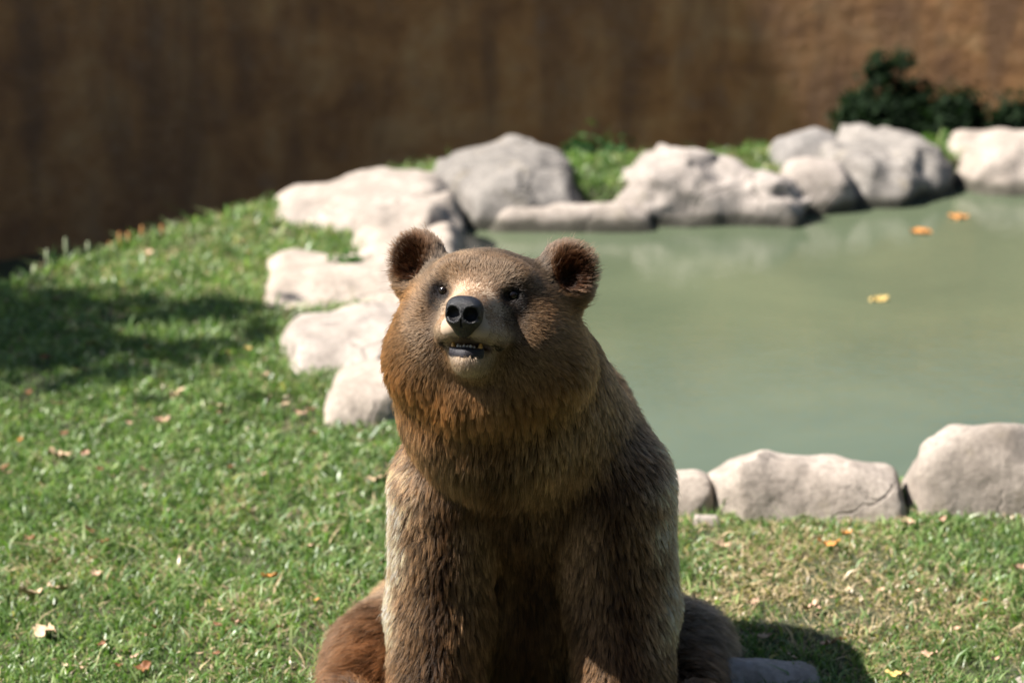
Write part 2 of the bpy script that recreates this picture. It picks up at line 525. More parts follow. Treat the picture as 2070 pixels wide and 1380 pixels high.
# ------------------------------------------------------------------ boulders round the pond
ROCKS = []            # (function, bounds) used to keep grass out of the stones
def rock(label, lobes, mat=M_rock, seed=0, h=0.016, base_z=-0.06, amp=0.03, cuts=5, group='boulders around the pond', name='boulder', cutlo=0.8, zmin=0.05, taper=0.2, flat=2.6):
    """lobes: list of (top profile [(px,py)...], row of the pixel where it meets the ground, depth in metres).
    The profile is taken at the lobe's own middle distance."""
    r = np.random.default_rng(1000 + seed)
    L = []
    for prof, foot, dy in lobes:
        Yf = G(1035, foot, max(base_z, -0.02))[1]
        Yc = Yf + dy / 2
        pts = np.array([W(x, y, Yc) for x, y in prof])
        pts = pts[np.argsort(pts[:, 0])]
        pts[:, 2] = np.maximum(pts[:, 2], zmin)
        xs = np.linspace(pts[0, 0], pts[-1, 0], 60)
        zs = np.interp(xs, pts[:, 0], pts[:, 2])
        zs = np.convolve(np.pad(zs, 2, mode='edge'), np.ones(5) / 5, 'valid')
        e = np.clip(np.minimum(xs - xs[0], xs[-1] - xs) / (taper * (xs[-1] - xs[0])), 0, 1)
        low = base_z - 0.16
        zs = low + (zs - low) * np.sqrt(1 - (1 - e) ** 2)
        pts = np.stack([xs, 0 * xs, zs], 1)
        L.append((pts, Yc, dy / 2))
    lo = np.array([min(l[0][:, 0].min() for l in L) - 0.08, min(l[1] - l[2] for l in L) - 0.08, base_z - 0.22])
    hi = np.array([max(l[0][:, 0].max() for l in L) + 0.08, max(l[1] + l[2] for l in L) + 0.08, max(l[0][:, 2].max() for l in L) + 0.08])
    cutp = []
    for _ in range(cuts):
        n = r.normal(size=3); n[2] = abs(n[2]) * 0.8; n[1] *= 1.2
        n /= np.linalg.norm(n)
        l = L[r.integers(len(L))]
        mid = np.array([l[0][:, 0].mean(), l[1], base_z])
        half = np.array([(l[0][:, 0].max() - l[0][:, 0].min()) / 2, l[2], l[0][:, 2].max() - base_z])
        sup = np.linalg.norm(n * half)
        cutp.append((n, n @ mid + sup * r.uniform(cutlo, 0.98)))
    def fld(P, nz=True):
        f = None
        for pts, Yc, hy in L:
            zt = np.interp(P[..., 0], pts[:, 0], pts[:, 2], left=base_z - 0.16, right=base_z - 0.16)
            t = np.abs((P[..., 1] - Yc) / hy)
            cs = np.where(t < 1, np.power(np.clip(1 - t ** flat, 0, 1), 1 / 2.2), -np.clip(t - 1, 0, 2) * 2)
            zz = base_z - 0.2 + (zt - base_z + 0.2) * cs
            g = (P[..., 2] - zz)
            gxx = np.abs(np.gradient(zt, axis=0)) / h if P.ndim == 4 else 0
            g = g / np.sqrt(1 + np.minimum(gxx, 4) ** 2 + (2.2 * np.minimum(t, 1.3) ** 2) ** 2)
            f = g if f is None else -np.log(np.exp(-40 * np.clip(f, -1, 1)) + np.exp(-40 * np.clip(g, -1, 1))) / 40
        for n, d in cutp:
            c = P @ n - d
            f = np.maximum(f, c)
        if nz:
            q = P * 5.5 + seed * 17.3
            rid = 1 - np.abs(vnoise(P * 7.5 + seed, seed + 50) + 0.35 * vnoise(P * 19 + seed, seed + 51))
            f = f + amp * fbm(q, 4, seed) - amp * 0.5 * rid ** 2 + amp * 0.45
        return f
    ax = [np.arange(lo[k], hi[k] + h, h) for k in range(3)]
    P = np.stack(np.meshgrid(*ax, indexing='ij'), -1)
    f = fld(P)
    for k in range(3):      # close at the borders of the box
        s = [slice(None)] * 3
        for e in (0, -1):
            s[k] = e
            f[tuple(s)] = np.maximum(f[tuple(s)], 0.01)
    v, q = surface_nets(f, lo, h)
    v = relax(v, q, 1, 0.4)
    origin = np.array([v[:, 0].mean(), v[:, 1].mean(), base_z])
    o = link(name, mesh_np(name, v - origin, q), mat)
    o.location = origin
    tag(o, label, 'rock', group)
    ROCKS.append((lambda p: fld(p, False), lo, hi))
    return o

# left shore
rock('long pale smooth boulder at the grass edge, its back rising towards the far stones',
     [([(518, 515), (535, 470), (575, 440), (640, 410), (690, 372), (760, 360), (860, 362), (930, 390), (960, 430)], 512, 0.95)], seed=1, cuts=3, amp=0.022)
rock('rounded pale boulder with a dark overhang towards the water, beside the long smooth boulder',
     [([(690, 540), (720, 480), (790, 425), (870, 395), (915, 385), (945, 405), (950, 450)], 520, 0.5)], seed=2, cuts=3, amp=0.022)
rock('flat bright stone behind the bear\'s lighter ear',
     [([(690, 560), (740, 500), (830, 470), (915, 462), (945, 480), (950, 520)], 560, 0.45)], zmin=0.065, flat=4.5, seed=3, cuts=2, amp=0.016)
rock('low flat pale stone tapering into the grass, third up the pond\'s grassy edge',
     [([(500, 622), (540, 598), (640, 572), (720, 545), (800, 540), (880, 560), (905, 600)], 662, 0.66)], zmin=0.065, flat=4.5, seed=4, cuts=2, amp=0.018)
rock('broad flat pale stone beside the bear\'s cheek, wedged between grass tufts',
     [([(535, 712), (580, 686), (680, 655), (760, 643), (850, 650), (880, 700)], 790, 0.62)], zmin=0.065, flat=4.5, seed=5, cuts=2, amp=0.018)
rock('small pale stone with a dark hollow under it, tucked behind the bear\'s neck',
     [([(645, 800), (675, 770), (730, 752), (800, 745), (850, 760), (880, 800)], 885, 0.42)], zmin=0.065, flat=4.5, seed=6, cuts=2, amp=0.015, h=0.012)
# far shore
rock('domed boulder with a shaded blue-grey crown, beside the dark green tuft',
     [([(845, 360), (870, 335), (950, 300), (1010, 287), (1080, 292), (1130, 315), (1165, 350), (1190, 400)], 432, 0.75),
      ([(905, 400), (960, 370), (1060, 345), (1150, 380), (1200, 415)], 436, 0.3)], seed=27, mat=M_rock2, amp=0.036)
rock('low stone ledge lying just above the far waterline',
     [([(960, 432), (1010, 418), (1120, 412), (1230, 410), (1300, 412), (1340, 428)], 440, 0.16)], seed=8, cuts=1, amp=0.012, h=0.012, zmin=-0.04)
rock('knobbly furrowed boulder with a pale ridge, standing at the far waterline',
     [([(1215, 400), (1245, 350), (1300, 315), (1370, 288), (1440, 276), (1490, 300), (1560, 335), (1610, 365), (1640, 395)], 430, 0.6),
      ([(1300, 415), (1330, 370), (1400, 345), (1480, 350), (1560, 355), (1600, 385), (1625, 405)], 428, 0.22)], seed=9, amp=0.048, cuts=4)
rock('wedge-shaped pale stone with a flat triangular face above the water',
     [([(1560, 345), (1580, 325), (1640, 318), (1700, 322), (1720, 350), (1735, 385)], 405, 0.3)], seed=10, cuts=4, amp=0.02, cutlo=0.72)
rock('dark blue-grey stone perched behind the largest grey boulder',
     [([(1540, 300), (1570, 272), (1610, 252), (1650, 252), (1695, 275), (1720, 300)], 345, 0.35)], seed=11, mat=M_rock2, amp=0.02, base_z=0.0)
rock('largest grey boulder, blocky and blue-shaded, in the far row',
     [([(1630, 330), (1660, 280), (1720, 262), (1800, 262), (1840, 275), (1880, 300), (1915, 330), (1930, 365)], 392, 0.7)], seed=12, mat=M_rock2, amp=0.036, cuts=6)
rock('pale boulder with a deep shaded flank at the end of the far row',
     [([(1890, 330), (1905, 300), (1960, 278), (2010, 266), (2080, 264), (2160, 285), (2220, 330)], 368, 0.6)], seed=13, amp=0.032, cuts=4)
# near shore
rock('small stone with a black shaded side, wedged behind the bear\'s flank',
     [([(1290, 990), (1310, 960), (1360, 952), (1410, 955), (1440, 972), (1450, 1010)], 1062, 0.2)], seed=14, taper=0.12, h=0.01, amp=0.012, cuts=3, cutlo=0.75)
rock('long pale boulder with a raised corner, between lawn and pond',
     [([(1408, 985), (1425, 930), (1445, 897), (1470, 890), (1520, 897), (1570, 920), (1620, 932), (1680, 924), (1720, 932), (1790, 940), (1830, 955), (1850, 1000)], 1075, 0.3)], seed=15, zmin=0.06, taper=0.10, h=0.01, amp=0.012, cuts=2, cutlo=0.9)
rock('big block-like pale boulder with a flat top, between lawn and pond',
     [([(1815, 960), (1825, 905), (1845, 885), (1900, 860), (1960, 850), (2100, 852), (2200, 880), (2240, 960)], 1062, 0.36)], seed=16, taper=0.12, h=0.011, amp=0.014, cuts=6, cutlo=0.88)
rock('little stone chip in the grass under the small stone',
     [([(1395, 1062), (1410, 1050), (1440, 1048), (1460, 1064)], 1082, 0.07)], seed=17, h=0.006, amp=0.006, cuts=1, base_z=-0.02, zmin=0.02)
# flat stones beside the bear's hind foot
rock('flat sunlit paving stone beside the bear\'s dark hind paw',
     [([(1380, 1330), (1440, 1322), (1510, 1330), (1600, 1352), (1680, 1385), (1700, 1420)], 1440, 0.25)], seed=18, h=0.01, amp=0.016, cuts=1, base_z=-0.02, zmin=0.02, group='flat stones in the lawn')
rock('corner of a flat stone in the lawn opposite the paving stone',
     [([(2030, 1385), (2060, 1372), (2150, 1366), (2230, 1390)], 1440, 0.2)], seed=19, h=0.01, amp=0.016, cuts=1, base_z=-0.02, zmin=0.02, group='flat stones in the lawn')

# ------------------------------------------------------------------ the bear
cP, sP = math.cos(PITCH), math.sin(PITCH)
C_R, C_U, C_F = np.array([1.0, 0, 0]), np.array([0, sP, cP]), np.array([0, -cP, sP])   # C_F points back at the viewer
yaw, roll = R(10), R(4)
H_F = math.cos(yaw) * C_F - math.sin(yaw) * C_R
h_r = math.cos(yaw) * C_R + math.sin(yaw) * C_F
H_R = math.cos(roll) * h_r - math.sin(roll) * C_U
H_U = math.cos(roll) * C_U + math.sin(roll) * h_r
H_O = W(967, 600, 5.30)
HM = np.stack([H_R, H_U, H_F])            # rows: head axes
def H(x, y, z):                           # head millimetres -> world
    return H_O + (x * H_R + y * H_U + z * H_F) / 1000.0
def to_head(p):
    return ((p - H_O) @ HM.T) * 1000.0

def sd_ell(p, c, r, M=None):
    q = p - c
    if M is not None:
        q = q @ M.T
    r = np.asarray(r, np.float32)
    k0 = np.sqrt(((q / r) ** 2).sum(-1)); k1 = np.sqrt(((q / (r * r)) ** 2).sum(-1)) + 1e-6
    return k0 * (k0 - 1) / k1

def sd_cone(p, a, b, r1, r2):
    ab = b - a
    t = np.clip(((p - a) @ ab) / (ab @ ab), 0, 1)
    q = p - a - t[..., None] * ab
    return np.sqrt((q * q).sum(-1)) - (r1 + (r2 - r1) * t)

class Field:
    def __init__(self, lo, hi, h):
        self.lo = np.array(lo); self.h = h
        self.n = np.ceil((np.array(hi) - self.lo) / h).astype(int) + 1
        self.f = np.full(self.n, 0.3, np.float32)
    def block(self, lo, hi):
        a = np.clip(np.floor((lo - self.lo) / self.h).astype(int), 0, self.n - 1)
        b = np.clip(np.ceil((hi - self.lo) / self.h).astype(int) + 1, 1, self.n)
        ax = [(self.lo[k] + self.h * np.arange(a[k], b[k])).astype(np.float32) for k in range(3)]
        return tuple(slice(a[k], b[k]) for k in range(3)), np.stack(np.meshgrid(*ax, indexing='ij'), -1)
    def add(self, lo, hi, fn, k, sub=False):
        s, P = self.block(lo, hi)
        d = fn(P).astype(np.float32); cur = self.f[s]
        if sub:
            d = -d
            hh = np.clip(0.5 - 0.5 * (cur - d) / k, 0, 1)
            self.f[s] = cur * (1 - hh) + d * hh + k * hh * (1 - hh)
        else:
            hh = np.clip(0.5 + 0.5 * (cur - d) / k, 0, 1)
            self.f[s] = cur * (1 - hh) + d * hh - k * hh * (1 - hh)
    def ell(self, c, r, k=0.05, M=None, sub=False):
        m = max(r) + k + 0.03
        self.add(c - m, c + m, lambda P: sd_ell(P, c.astype(np.float32), r, None if M is None else M.astype(np.float32)), k, sub)
    def cone(self, a, b, r1, r2, k=0.05, sub=False):
        m = max(r1, r2) + k + 0.03
        self.add(np.minimum(a, b) - m, np.maximum(a, b) + m, lambda P: sd_cone(P, a.astype(np.float32), b.astype(np.float32), r1, r2), k, sub)

EARS = []
def build_body():
    F = Field((-0.56, 4.98, -0.03), (0.62, 6.6, 1.26), 0.0055)
    # trunk, rump, belly
    F.cone(W(1075, 940, 5.74), W(1090, 1270, 6.0), 0.225, 0.26)
    F.ell(W(1080, 1340, 6.05), (0.27, 0.24, 0.22), 0.08)
    F.ell(W(1060, 1210, 5.73), (0.16, 0.15, 0.24), 0.07)
    F.ell(W(1070, 1010, 5.70), (0.215, 0.15, 0.17), 0.06)
    # hump behind the neck
    F.ell(W(1130, 860, 5.86), (0.15, 0.17, 0.16), 0.08)
    # neck and ruff
    F.cone(H(5, -66, -150), W(1040, 900, 5.66), 0.140, 0.215, 0.06)
    F.ell(W(1000, 805, 5.46), (0.182, 0.14, 0.155), 0.09)
    F.ell(W(985, 868, 5.44), (0.125, 0.075, 0.07), 0.05)
    F.cone(H(0, -125, -165), W(1000, 840, 5.53), 0.145, 0.138, 0.06)
    F.cone(H(62, -76, -170), W(1180, 940, 5.66), 0.096, 0.14, 0.06)
    # shoulders and forelegs
    for a, b, c, d, ra in (((902, 985, 5.55), (885, 1230, 5.53), (868, 1470, 5.45), (862, 1560, 5.36), 1.0),
                           ((1235, 985, 5.58), (1258, 1220, 5.56), (1262, 1470, 5.46), (1258, 1560, 5.37), 1.14)):
        a, b, c, d = (W(*q) for q in (a, b, c, d))
        F.cone(a, b, 0.108 * ra, 0.092 * ra, 0.045)
        F.cone(b, c, 0.092 * ra, 0.076 * ra, 0.03)
        c2 = c.copy(); d[2] = 0.055; c2[2] = max(c2[2], 0.09)
        F.cone(c2, d, 0.078, 0.058, 0.04)
        F.ell(d + np.array([0, -0.05, -0.005]), (0.078, 0.09, 0.048), 0.03)
        for k in range(5):
            x = (k - 2) * 0.03
            F.ell(d + np.array([x, -0.125 + 0.25 * abs(x) ** 1.2, -0.018]), (0.018, 0.028, 0.026), 0.012)
    # hind legs, spread out on the ground
    F.cone(W(870, 1300, 6.0), W(795, 1345, 5.84), 0.165, 0.105, 0.08)
    F.cone(W(795, 1335, 5.84), W(725, 1420, 5.64), 0.098, 0.062, 0.07)
    F.ell(G(700, 1460, 0.055), (0.07, 0.13, 0.06), 0.04)
    F.cone(W(1300, 1330, 6.05), W(1370, 1325, 5.90), 0.17, 0.105, 0.05)
    F.cone(W(1370, 1325, 5.90), W(1385, 1400, 5.68), 0.09, 0.065, 0.05)
    F.ell(G(1410, 1460, 0.055), (0.065, 0.13, 0.06), 0.04)
    # head
    F.ell(H(0, -4, -112), (0.138, 0.090, 0.135), 0.04, HM)
    for s in (-1, 1):
        F.ell(H(s * 92, -70, -85), (0.078, 0.086, 0.095), 0.05, HM)
        F.ell(H(s * 118, -125, -140), (0.082, 0.085, 0.085), 0.05, HM)
    F.ell(H(0, 12, -62), (0.100, 0.066, 0.078), 0.05, HM)
    for s in (-1, 1):
        F.ell(H(s * 50, 46, -18), (0.036, 0.022, 0.024), 0.035, HM)
    F.cone(H(0, -28, -20), H(0, -40, 90), 0.060, 0.043, 0.035)
    for s in (-1, 1):
        F.ell(H(s * 27, -65, 82), (0.031, 0.025, 0.045), 0.02, HM)
        F.ell(H(s * 40, -74, 40), (0.031, 0.028, 0.045), 0.03, HM)
    F.cone(H(0, -112, 0), H(0, -122, 80), 0.052, 0.028, 0.022)
    F.ell(H(0, -97, 112), (0.044, 0.014, 0.060), 0.008, HM, sub=True)
    F.ell(H(0, -97, 78), (0.056, 0.010, 0.050), 0.008, HM, sub=True)
    # eye sockets
    for s in (-1, 1):
        F.ell(H(s * 69, 8, 26), (0.017, 0.013, 0.020), 0.012, HM, sub=True)
    # ears
    for s in (-1, 1):
        n = H_F * 0.93 + H_R * s * 0.36; n /= np.linalg.norm(n)
        up = H_U * 0.84 + H_R * s * 0.54; up -= n * (up @ n); up /= np.linalg.norm(up)
        rt = np.cross(up, n)
        M = np.stack([rt, up, n])
        c = H(s * 152, 60, -128)
        EARS.append((c, M))
        F.ell(c, (0.056, 0.060, 0.030), 0.02, M)
        F.ell(c - up * 0.036, (0.058, 0.05, 0.036), 0.03, M)
        F.ell(c + n * 0.041 + up * 0.002, (0.040, 0.045, 0.030), 0.010, M, sub=True)
    F.f += 0.0
    v, q = surface_nets(F.f, F.lo, F.h)
    v = relax(v, q, 2, 0.5)
    # keep the feet flat on the ground
    v[:, 2] = np.maximum(v[:, 2], -0.004)
    return v, q

bear = bpy.data.objects.new('brown_bear', None)
COL.objects.link(bear)
B0 = np.array([0.04, 5.75, 0.0])
bear.location = B0
tag(bear, 'brown bear sitting upright on the lawn, looking up with its mouth slightly open', 'bear')

bv, bq = build_body()
bn = normals_of(bv, bq)

def mat_skin():
    m, nt, b, _ = material('bear_skin')
    a = nd(nt, 'ShaderNodeAttribute', attribute_name='skin')
    nt.links.new(a.outputs['Color'], b.inputs['Base Color'])
    b.inputs['Roughness'].default_value = 0.9
    b.inputs['Specular IOR Level'].default_value = 0.1
    return m
hv = to_head(bv)
skin = np.tile(np.array([0.030, 0.017, 0.009]), (len(bv), 1))
def wgauss(p, c, r):
    return np.exp(-(((p - np.asarray(c)) / np.asarray(r)) ** 2).sum(-1))[:, None]
muz = smooth(5, 40, hv[:, 2])[:, None] * (hv[:, 1] > -170)[:, None] * (np.abs(hv[:, 0]) < 90)[:, None]
skin = skin * (1 - muz) + np.array([0.38, 0.29, 0.21]) * muz
black = np.array([0.010, 0.009, 0.010])
lips = (wgauss(hv, (0, -97, 100), (54, 11, 60)) > 0.35).astype(float)
skin = skin * (1 - lips) + np.array([0.018, 0.014, 0.018]) * lips
for s in (-1, 1):
    w = np.clip(wgauss(hv, (s * 69, 8, 10), (24, 18, 30)) * 2, 0, 1)
    skin = skin * (1 - w) + black * w
body_me = mesh_np('body', bv - B0, bq)
vcol(body_me, 'skin', skin)
body = link('body', body_me, mat_skin(), bear)

# ---- eyes, nose, teeth, lip
def blob(name, fn, c, rad, h, mat, parent, M=None):
    """small implicit part round world point c"""
    ax = np.arange(-rad, rad + h / 2, h)
    P = np.stack(np.meshgrid(ax, ax, ax, indexing='ij'), -1)
    v, q = surface_nets(fn(P), (-rad,) * 3, h)
    v = relax(v, q, 1, 0.5)
    if M is not None:
        v = v @ M                       # local axes -> world
    o = link(name, mesh_np(name, v, q), mat, parent)
    o.location = np.asarray(c) - B0
    return o

def ray_surface(px, py):
    """first body vertex along the viewing ray of a photograph pixel"""
    X, Y = project(bv)
    near = (np.abs(X - px) < 7) & (np.abs(Y - py) < 7)
    return bv[near][np.argmin(bv[near][:, 1])]

M_eye = mat_plain('wet_dark_brown_eye', (0.006, 0.0035, 0.002), 0.12, 0.35, 0.4, 200, coat=0.25)
M_nose = mat_plain('wet_black_nose', (0.0065, 0.006, 0.007), 0.26, 0.45, 0.35, 260, bumps=0.8, coat=0.0)
M_tooth = mat_plain('ivory_tooth', (0.46, 0.41, 0.33), 0.35, 0.5, 0.15, 300)
M_canine = mat_plain('yellow_canine', (0.50, 0.27, 0.06), 0.35, 0.5, 0.25, 260)
M_lip = mat_plain('dark_wet_lip', (0.012, 0.010, 0.014), 0.5, 0.4, 0.4, 220, bumps=0.6, coat=0.0)
M_lid = mat_plain('dark_eyelid', (0.010, 0.008, 0.008), 0.5, 0.4, 0.3, 220)

for s in (-1, 1):
    e = blob('eye', lambda P: sd_ell(P, np.zeros(3), (0.0112, 0.0112, 0.0112)), H(s * 69, 8, 3), 0.017, 0.0016, M_eye, bear, HM)
    e['label'] = 'dark glossy eye in sunlit fur' if s < 0 else 'dark eye in shaded fur'
def nose_fn(P):
    e_ = np.abs(P - np.array([0, 0.001, -0.006])) / np.array([0.0362, 0.0325, 0.031])
    d = ((e_ ** 2.7).sum(-1) ** (1 / 2.7) - 1) * 0.034
    d = np.maximum(d, sd_ell(P, np.array([0, -0.004, -0.02]), (0.050, 0.042, 0.052)))
    low = sd_ell(P, np.array([0, -0.026, -0.010]), (0.020, 0.022, 0.018))
    hh = np.clip(0.5 + 0.5 * (d - low) / 0.012, 0, 1)
    d = d * (1 - hh) + low * hh - 0.012 * hh * (1 - hh)
    for s in (-1, 1):
        n = sd_ell(P, np.array([s * 0.0180, -0.003, 0.022]), (0.0135, 0.0140, 0.020))
        sl = sd_cone(P, np.array([s * 0.022, -0.006, 0.018]), np.array([s * 0.037, -0.013, 0.008]), 0.005, 0.003)
        n = np.minimum(n, sl)
        hh = np.clip(0.5 - 0.5 * (d + n) / 0.004, 0, 1)
        d = d * (1 - hh) - n * hh + 0.004 * hh * (1 - hh)
    g = np.abs(P[..., 0]) - 0.0012
    groove = np.maximum(g, P[..., 1] + 0.012)
    return np.maximum(d, -np.maximum(groove, 0.012 - P[..., 2]))
blob('nose', nose_fn, H(0, -33, 138), 0.058, 0.0017, M_nose, bear, HM)

# lower lip: a curved dark band round the front of the jaw
def lip_fn(P):
    x, y, z = P[..., 0], P[..., 1], P[..., 2]
    zc = 0.022 - 14.0 * x * x
    d = (np.sqrt(((y - 4.5 * x * x) / 1.25) ** 2 + ((z - zc) / 0.8) ** 2) - (0.0125 - 0.14 * np.abs(x))) * 0.8
    return np.maximum(d, np.abs(x) - 0.034)
blob('lower_lip', lip_fn, H(0, -113, 76), 0.052, 0.0018, M_lip, bear, HM)
blob('tongue', lambda P: sd_ell(P, np.array([0, 0, 0]), (0.026, 0.009, 0.040)), H(0, -107, 62), 0.045, 0.0022, mat_plain('dull_pink_tongue', (0.16, 0.06, 0.06), 0.35, 0.5, 0.3, 200), bear, HM)
for k in range(6):
    x = (k - 2.5) * 6.4
    dy = (0.6, -1.4, 0.8, -0.6, 0.9, -1.8)[k]
    blob('incisor', lambda P: sd_ell(P, np.zeros(3), (0.0036, 0.0080, 0.0034)), H(x, -101.0 + dy, 95 - x * x * 0.020), 0.0085, 0.0012, M_tooth, bear, HM)
for s in (-1, 1):
    blob('canine', lambda P, s=s: np.maximum(sd_cone(P, np.array([0, -0.010, 0]), np.array([s * 0.002, 0.006, 0.001]), 0.0072, 0.0036), -0.02), H(s * 25, -99, 84), 0.021, 0.0014, M_canine, bear, HM)

# ---- fur
FUR_TONE = 0.68
def build_fur(n_hair):
    tri = np.concatenate([bq[:, [0, 1, 2]], bq[:, [0, 2, 3]]])
    A, B, C = bv[tri[:, 0]], bv[tri[:, 1]], bv[tri[:, 2]]
    area = np.linalg.norm(np.cross(B - A, C - A), axis=1) / 2
    cent = (A + B + C) / 3
    fn = bn[tri[:, 0]]
    toc = np.array([0, 0, CAM_H]) - cent
    toc /= np.linalg.norm(toc, axis=1, keepdims=True)
    facing = (fn * toc).sum(1)
    dens = np.where(facing > -0.25, 1.0, 0.30)
    hc = to_head(cent)
    dens = dens * np.where(np.linalg.norm(hc - np.array([0, -30, 0]), axis=1) < 240, 2.6, 1.0)
    dens = dens * np.where(cent[:, 2] < 0.012, 0.0, 1.0)
    wgt = area * dens
    cdf = np.cumsum(wgt); cdf /= cdf[-1]
    t = np.searchsorted(cdf, rng.random(n_hair))
    t = np.minimum(t, len(tri) - 1)
    u, w = rng.random(n_hair), rng.random(n_hair)
    flip = u + w > 1
    u[flip], w[flip] = 1 - u[flip], 1 - w[flip]
    bary = np.stack([1 - u - w, u, w], 1)[:, :, None]
    P = (bv[tri[t]] * bary).sum(1)
    N = (bn[tri[t]] * bary).sum(1)
    N /= np.linalg.norm(N, axis=1, keepdims=True) + 1e-9
    h = to_head(P)
    X, Y = project(P)
    # regions
    dx = h[:, 0]; ax_ = np.abs(dx)
    headw = smooth(330, 190, np.linalg.norm((h - np.array([0, 0, -60])) * np.array([1.0, 1.0, 0.9]), axis=1))
    muzz = smooth(-5, 30, h[:, 2] - 20 * smooth(-30, 10, h[:, 1])) * smooth(100, 78, ax_) * (h[:, 1] > -175) * np.maximum(smooth(-88, -76, h[:, 1]), smooth(20, 50, h[:, 2]) * smooth(62, 48, ax_))
    # not on the eyes, nose, inside of the mouth
    keep = np.ones(n_hair, bool)
    for s in (-1, 1):
        keep &= (((h - np.array([s * 69, 8, 10])) / np.array([11.5, 10.5, 30])) ** 2).sum(1) > 1
    keep &= ((h[:, 2] < 116) | (h[:, 1] < -75))
    keep &= ~((((h - np.array([0, -97, 95])) / np.array([56, 15, 60])) ** 2).sum(1) < 1)
    # length in metres
    L = np.full(n_hair, 0.042)
    def setL(w, l):
        nonlocal L
        L = L * (1 - w) + l * w
    g3 = lambda px, py, Yd, r: np.exp(-(((P - W(px, py, Yd)) / r) ** 2).sum(1))
    setL(np.clip(g3(740, 1360, 5.8, 0.2) * 1.3, 0, 1), 0.105)
    setL(np.clip(g3(1410, 1340, 5.85, 0.18) * 1.3, 0, 1), 0.08)
    setL(np.clip(g3(1010, 1260, 5.6, (0.10, 0.2, 0.14)) * 1.3, 0, 1), 0.085)     # long chest fringe
    setL(np.clip(g3(1000, 900, 5.42, 0.16) * 1.2, 0, 1), 0.056)
    setL(headw, 0.030)
    ruff = headw * smooth(-90, -190, h[:, 1] + 0.35 * (h[:, 2] + 60))
    setL(ruff, 0.058)
    setL(np.clip(g3(995, 945, 5.42, (0.16, 0.12, 0.06)) * 1.3, 0, 1), 0.075)
    fore = headw * smooth(-10, 40, h[:, 1])
    setL(fore, 0.022)
    face = headw * smooth(-70, 10, h[:, 2])
    setL(face, 0.014)
    setL(muzz, 0.010)
    chin = muzz * smooth(-122, -140, h[:, 1])
    setL(chin, 0.013)
    eyew = np.zeros(n_hair)
    for s in (-1, 1):
        eyew = np.maximum(eyew, np.exp(-(((h - np.array([s * 72, -4, 5])) / np.array([25, 30, 40])) ** 2).sum(1)))
    setL(eyew, 0.006)
    earw = np.zeros(n_hair); earin = np.zeros(n_hair); eardir = np.zeros((n_hair, 3))
    for c, M in EARS:
        q = (P - c) @ M.T
        inside = np.exp(-((q / np.array([0.055, 0.062, 0.05])) ** 2).sum(1) ** 2)
        inside *= smooth(-0.055, -0.02, q[:, 1])
        eardir += inside[:, None] * ((q * np.array([1, 1, 0])) @ M / 0.05 + M[1] * 0.5 + 0.4 * M[2])
        earw = np.maximum(earw, inside)
        rim = np.sqrt((q[:, 0] / 0.034) ** 2 + ((q[:, 1] - 0.002) / 0.041) ** 2)
        earin = np.maximum(earin, inside * smooth(1.15, 0.8, rim) * (q[:, 2] > 0.0))
    setL(earw, 0.030)
    L = L * rng.uniform(0.6, 1.15, n_hair)
    L = np.where(rng.random(n_hair) < 0.03, L * 1.55, L)
    # flow
    g = np.tile(np.array([0.0, 0.12, -1.0]), (n_hair, 1))
    g[:, 0] += 0.9 * (P[:, 0] - 0.04) * smooth(0.9, 0.5, P[:, 2])
    back = smooth(5.7, 6.0, P[:, 1])[:, None]
    g = g * (1 - back) + np.array([0, 0.8, -0.6]) * back
    hl = np.clip(g3(740, 1360, 5.8, 0.19) * 1.4, 0, 1)[:, None]
    g = g * (1 - hl) + np.array([-0.75, -0.45, -0.35]) * hl
    hr = np.clip(g3(1420, 1340, 5.8, 0.16) * 1.4, 0, 1)[:, None]
    g = g * (1 - hr) + np.array([0.75, -0.3, -0.25]) * hr
    nose_c = np.array([0, -38, 150.0])
    hd = (h - nose_c) * np.array([1.0, 1.0, 0.55]); hd[:, 1] -= 10
    hd /= np.linalg.norm(hd, axis=1, keepdims=True) + 1e-9
    hdw = hd @ HM
    hw = np.clip(headw * (1 - 0.75 * ruff), 0, 1)[:, None]
    g = g * (1 - hw) + hdw * hw
    ew = np.clip(earw * 1.5, 0, 1)[:, None]
    g = g * (1 - ew) + eardir * ew
    # coherent disorder: tufts
    shag = 1 + 1.6 * np.clip(g3(740, 1360, 5.8, 0.2) + g3(1410, 1340, 5.85, 0.18) + 0.6 * g3(1010, 1260, 5.6, 0.15), 0, 1)[:, None]
    nz = np.stack([vnoise(P * 34 + 11.3 * k, 70 + k) for k in range(3)], 1) * 0.22 + np.stack([vnoise(P * 95 + 7.1 * k, 80 + k) for k in range(3)], 1) * 0.20
    g = g / (np.linalg.norm(g, axis=1, keepdims=True) + 1e-9) + (nz + rng.normal(0, 0.13, (n_hair, 3))) * shag
    gt = g - N * (g * N).sum(1, keepdims=True)
    gt /= np.linalg.norm(gt, axis=1, keepdims=True) + 1e-9
    lift = (0.55 - 0.15 * headw + 0.4 * earw - 0.15 * muzz)[:, None] + 0.12 * vnoise(P * 26, 91)[:, None]
    d0 = gt * (1 - lift) + N * lift
    d0 /= np.linalg.norm(d0, axis=1, keepdims=True)
    d1 = gt * 0.95 + N * (0.12 + 0.5 * earw[:, None]) + np.array([0, 0, -0.22]) * (1 - 0.6 * headw[:, None])
    d1 += rng.normal(0, 0.10, (n_hair, 3))
    d1 /= np.linalg.norm(d1, axis=1, keepdims=True)
    K = 5
    ts = np.linspace(0, 1, K)
    pts = P[:, None, :] - N[:, None, :] * 0.001 + L[:, None, None] * (d0[:, None, :] * ts[None, :, None] + (d1 - d0)[:, None, :] * (ts ** 2)[None, :, None] * 0.5)
    # clumps
    cs = np.where(L > 0.035, np.where(ruff > 0.3, 0.017, 0.012), 0.007)
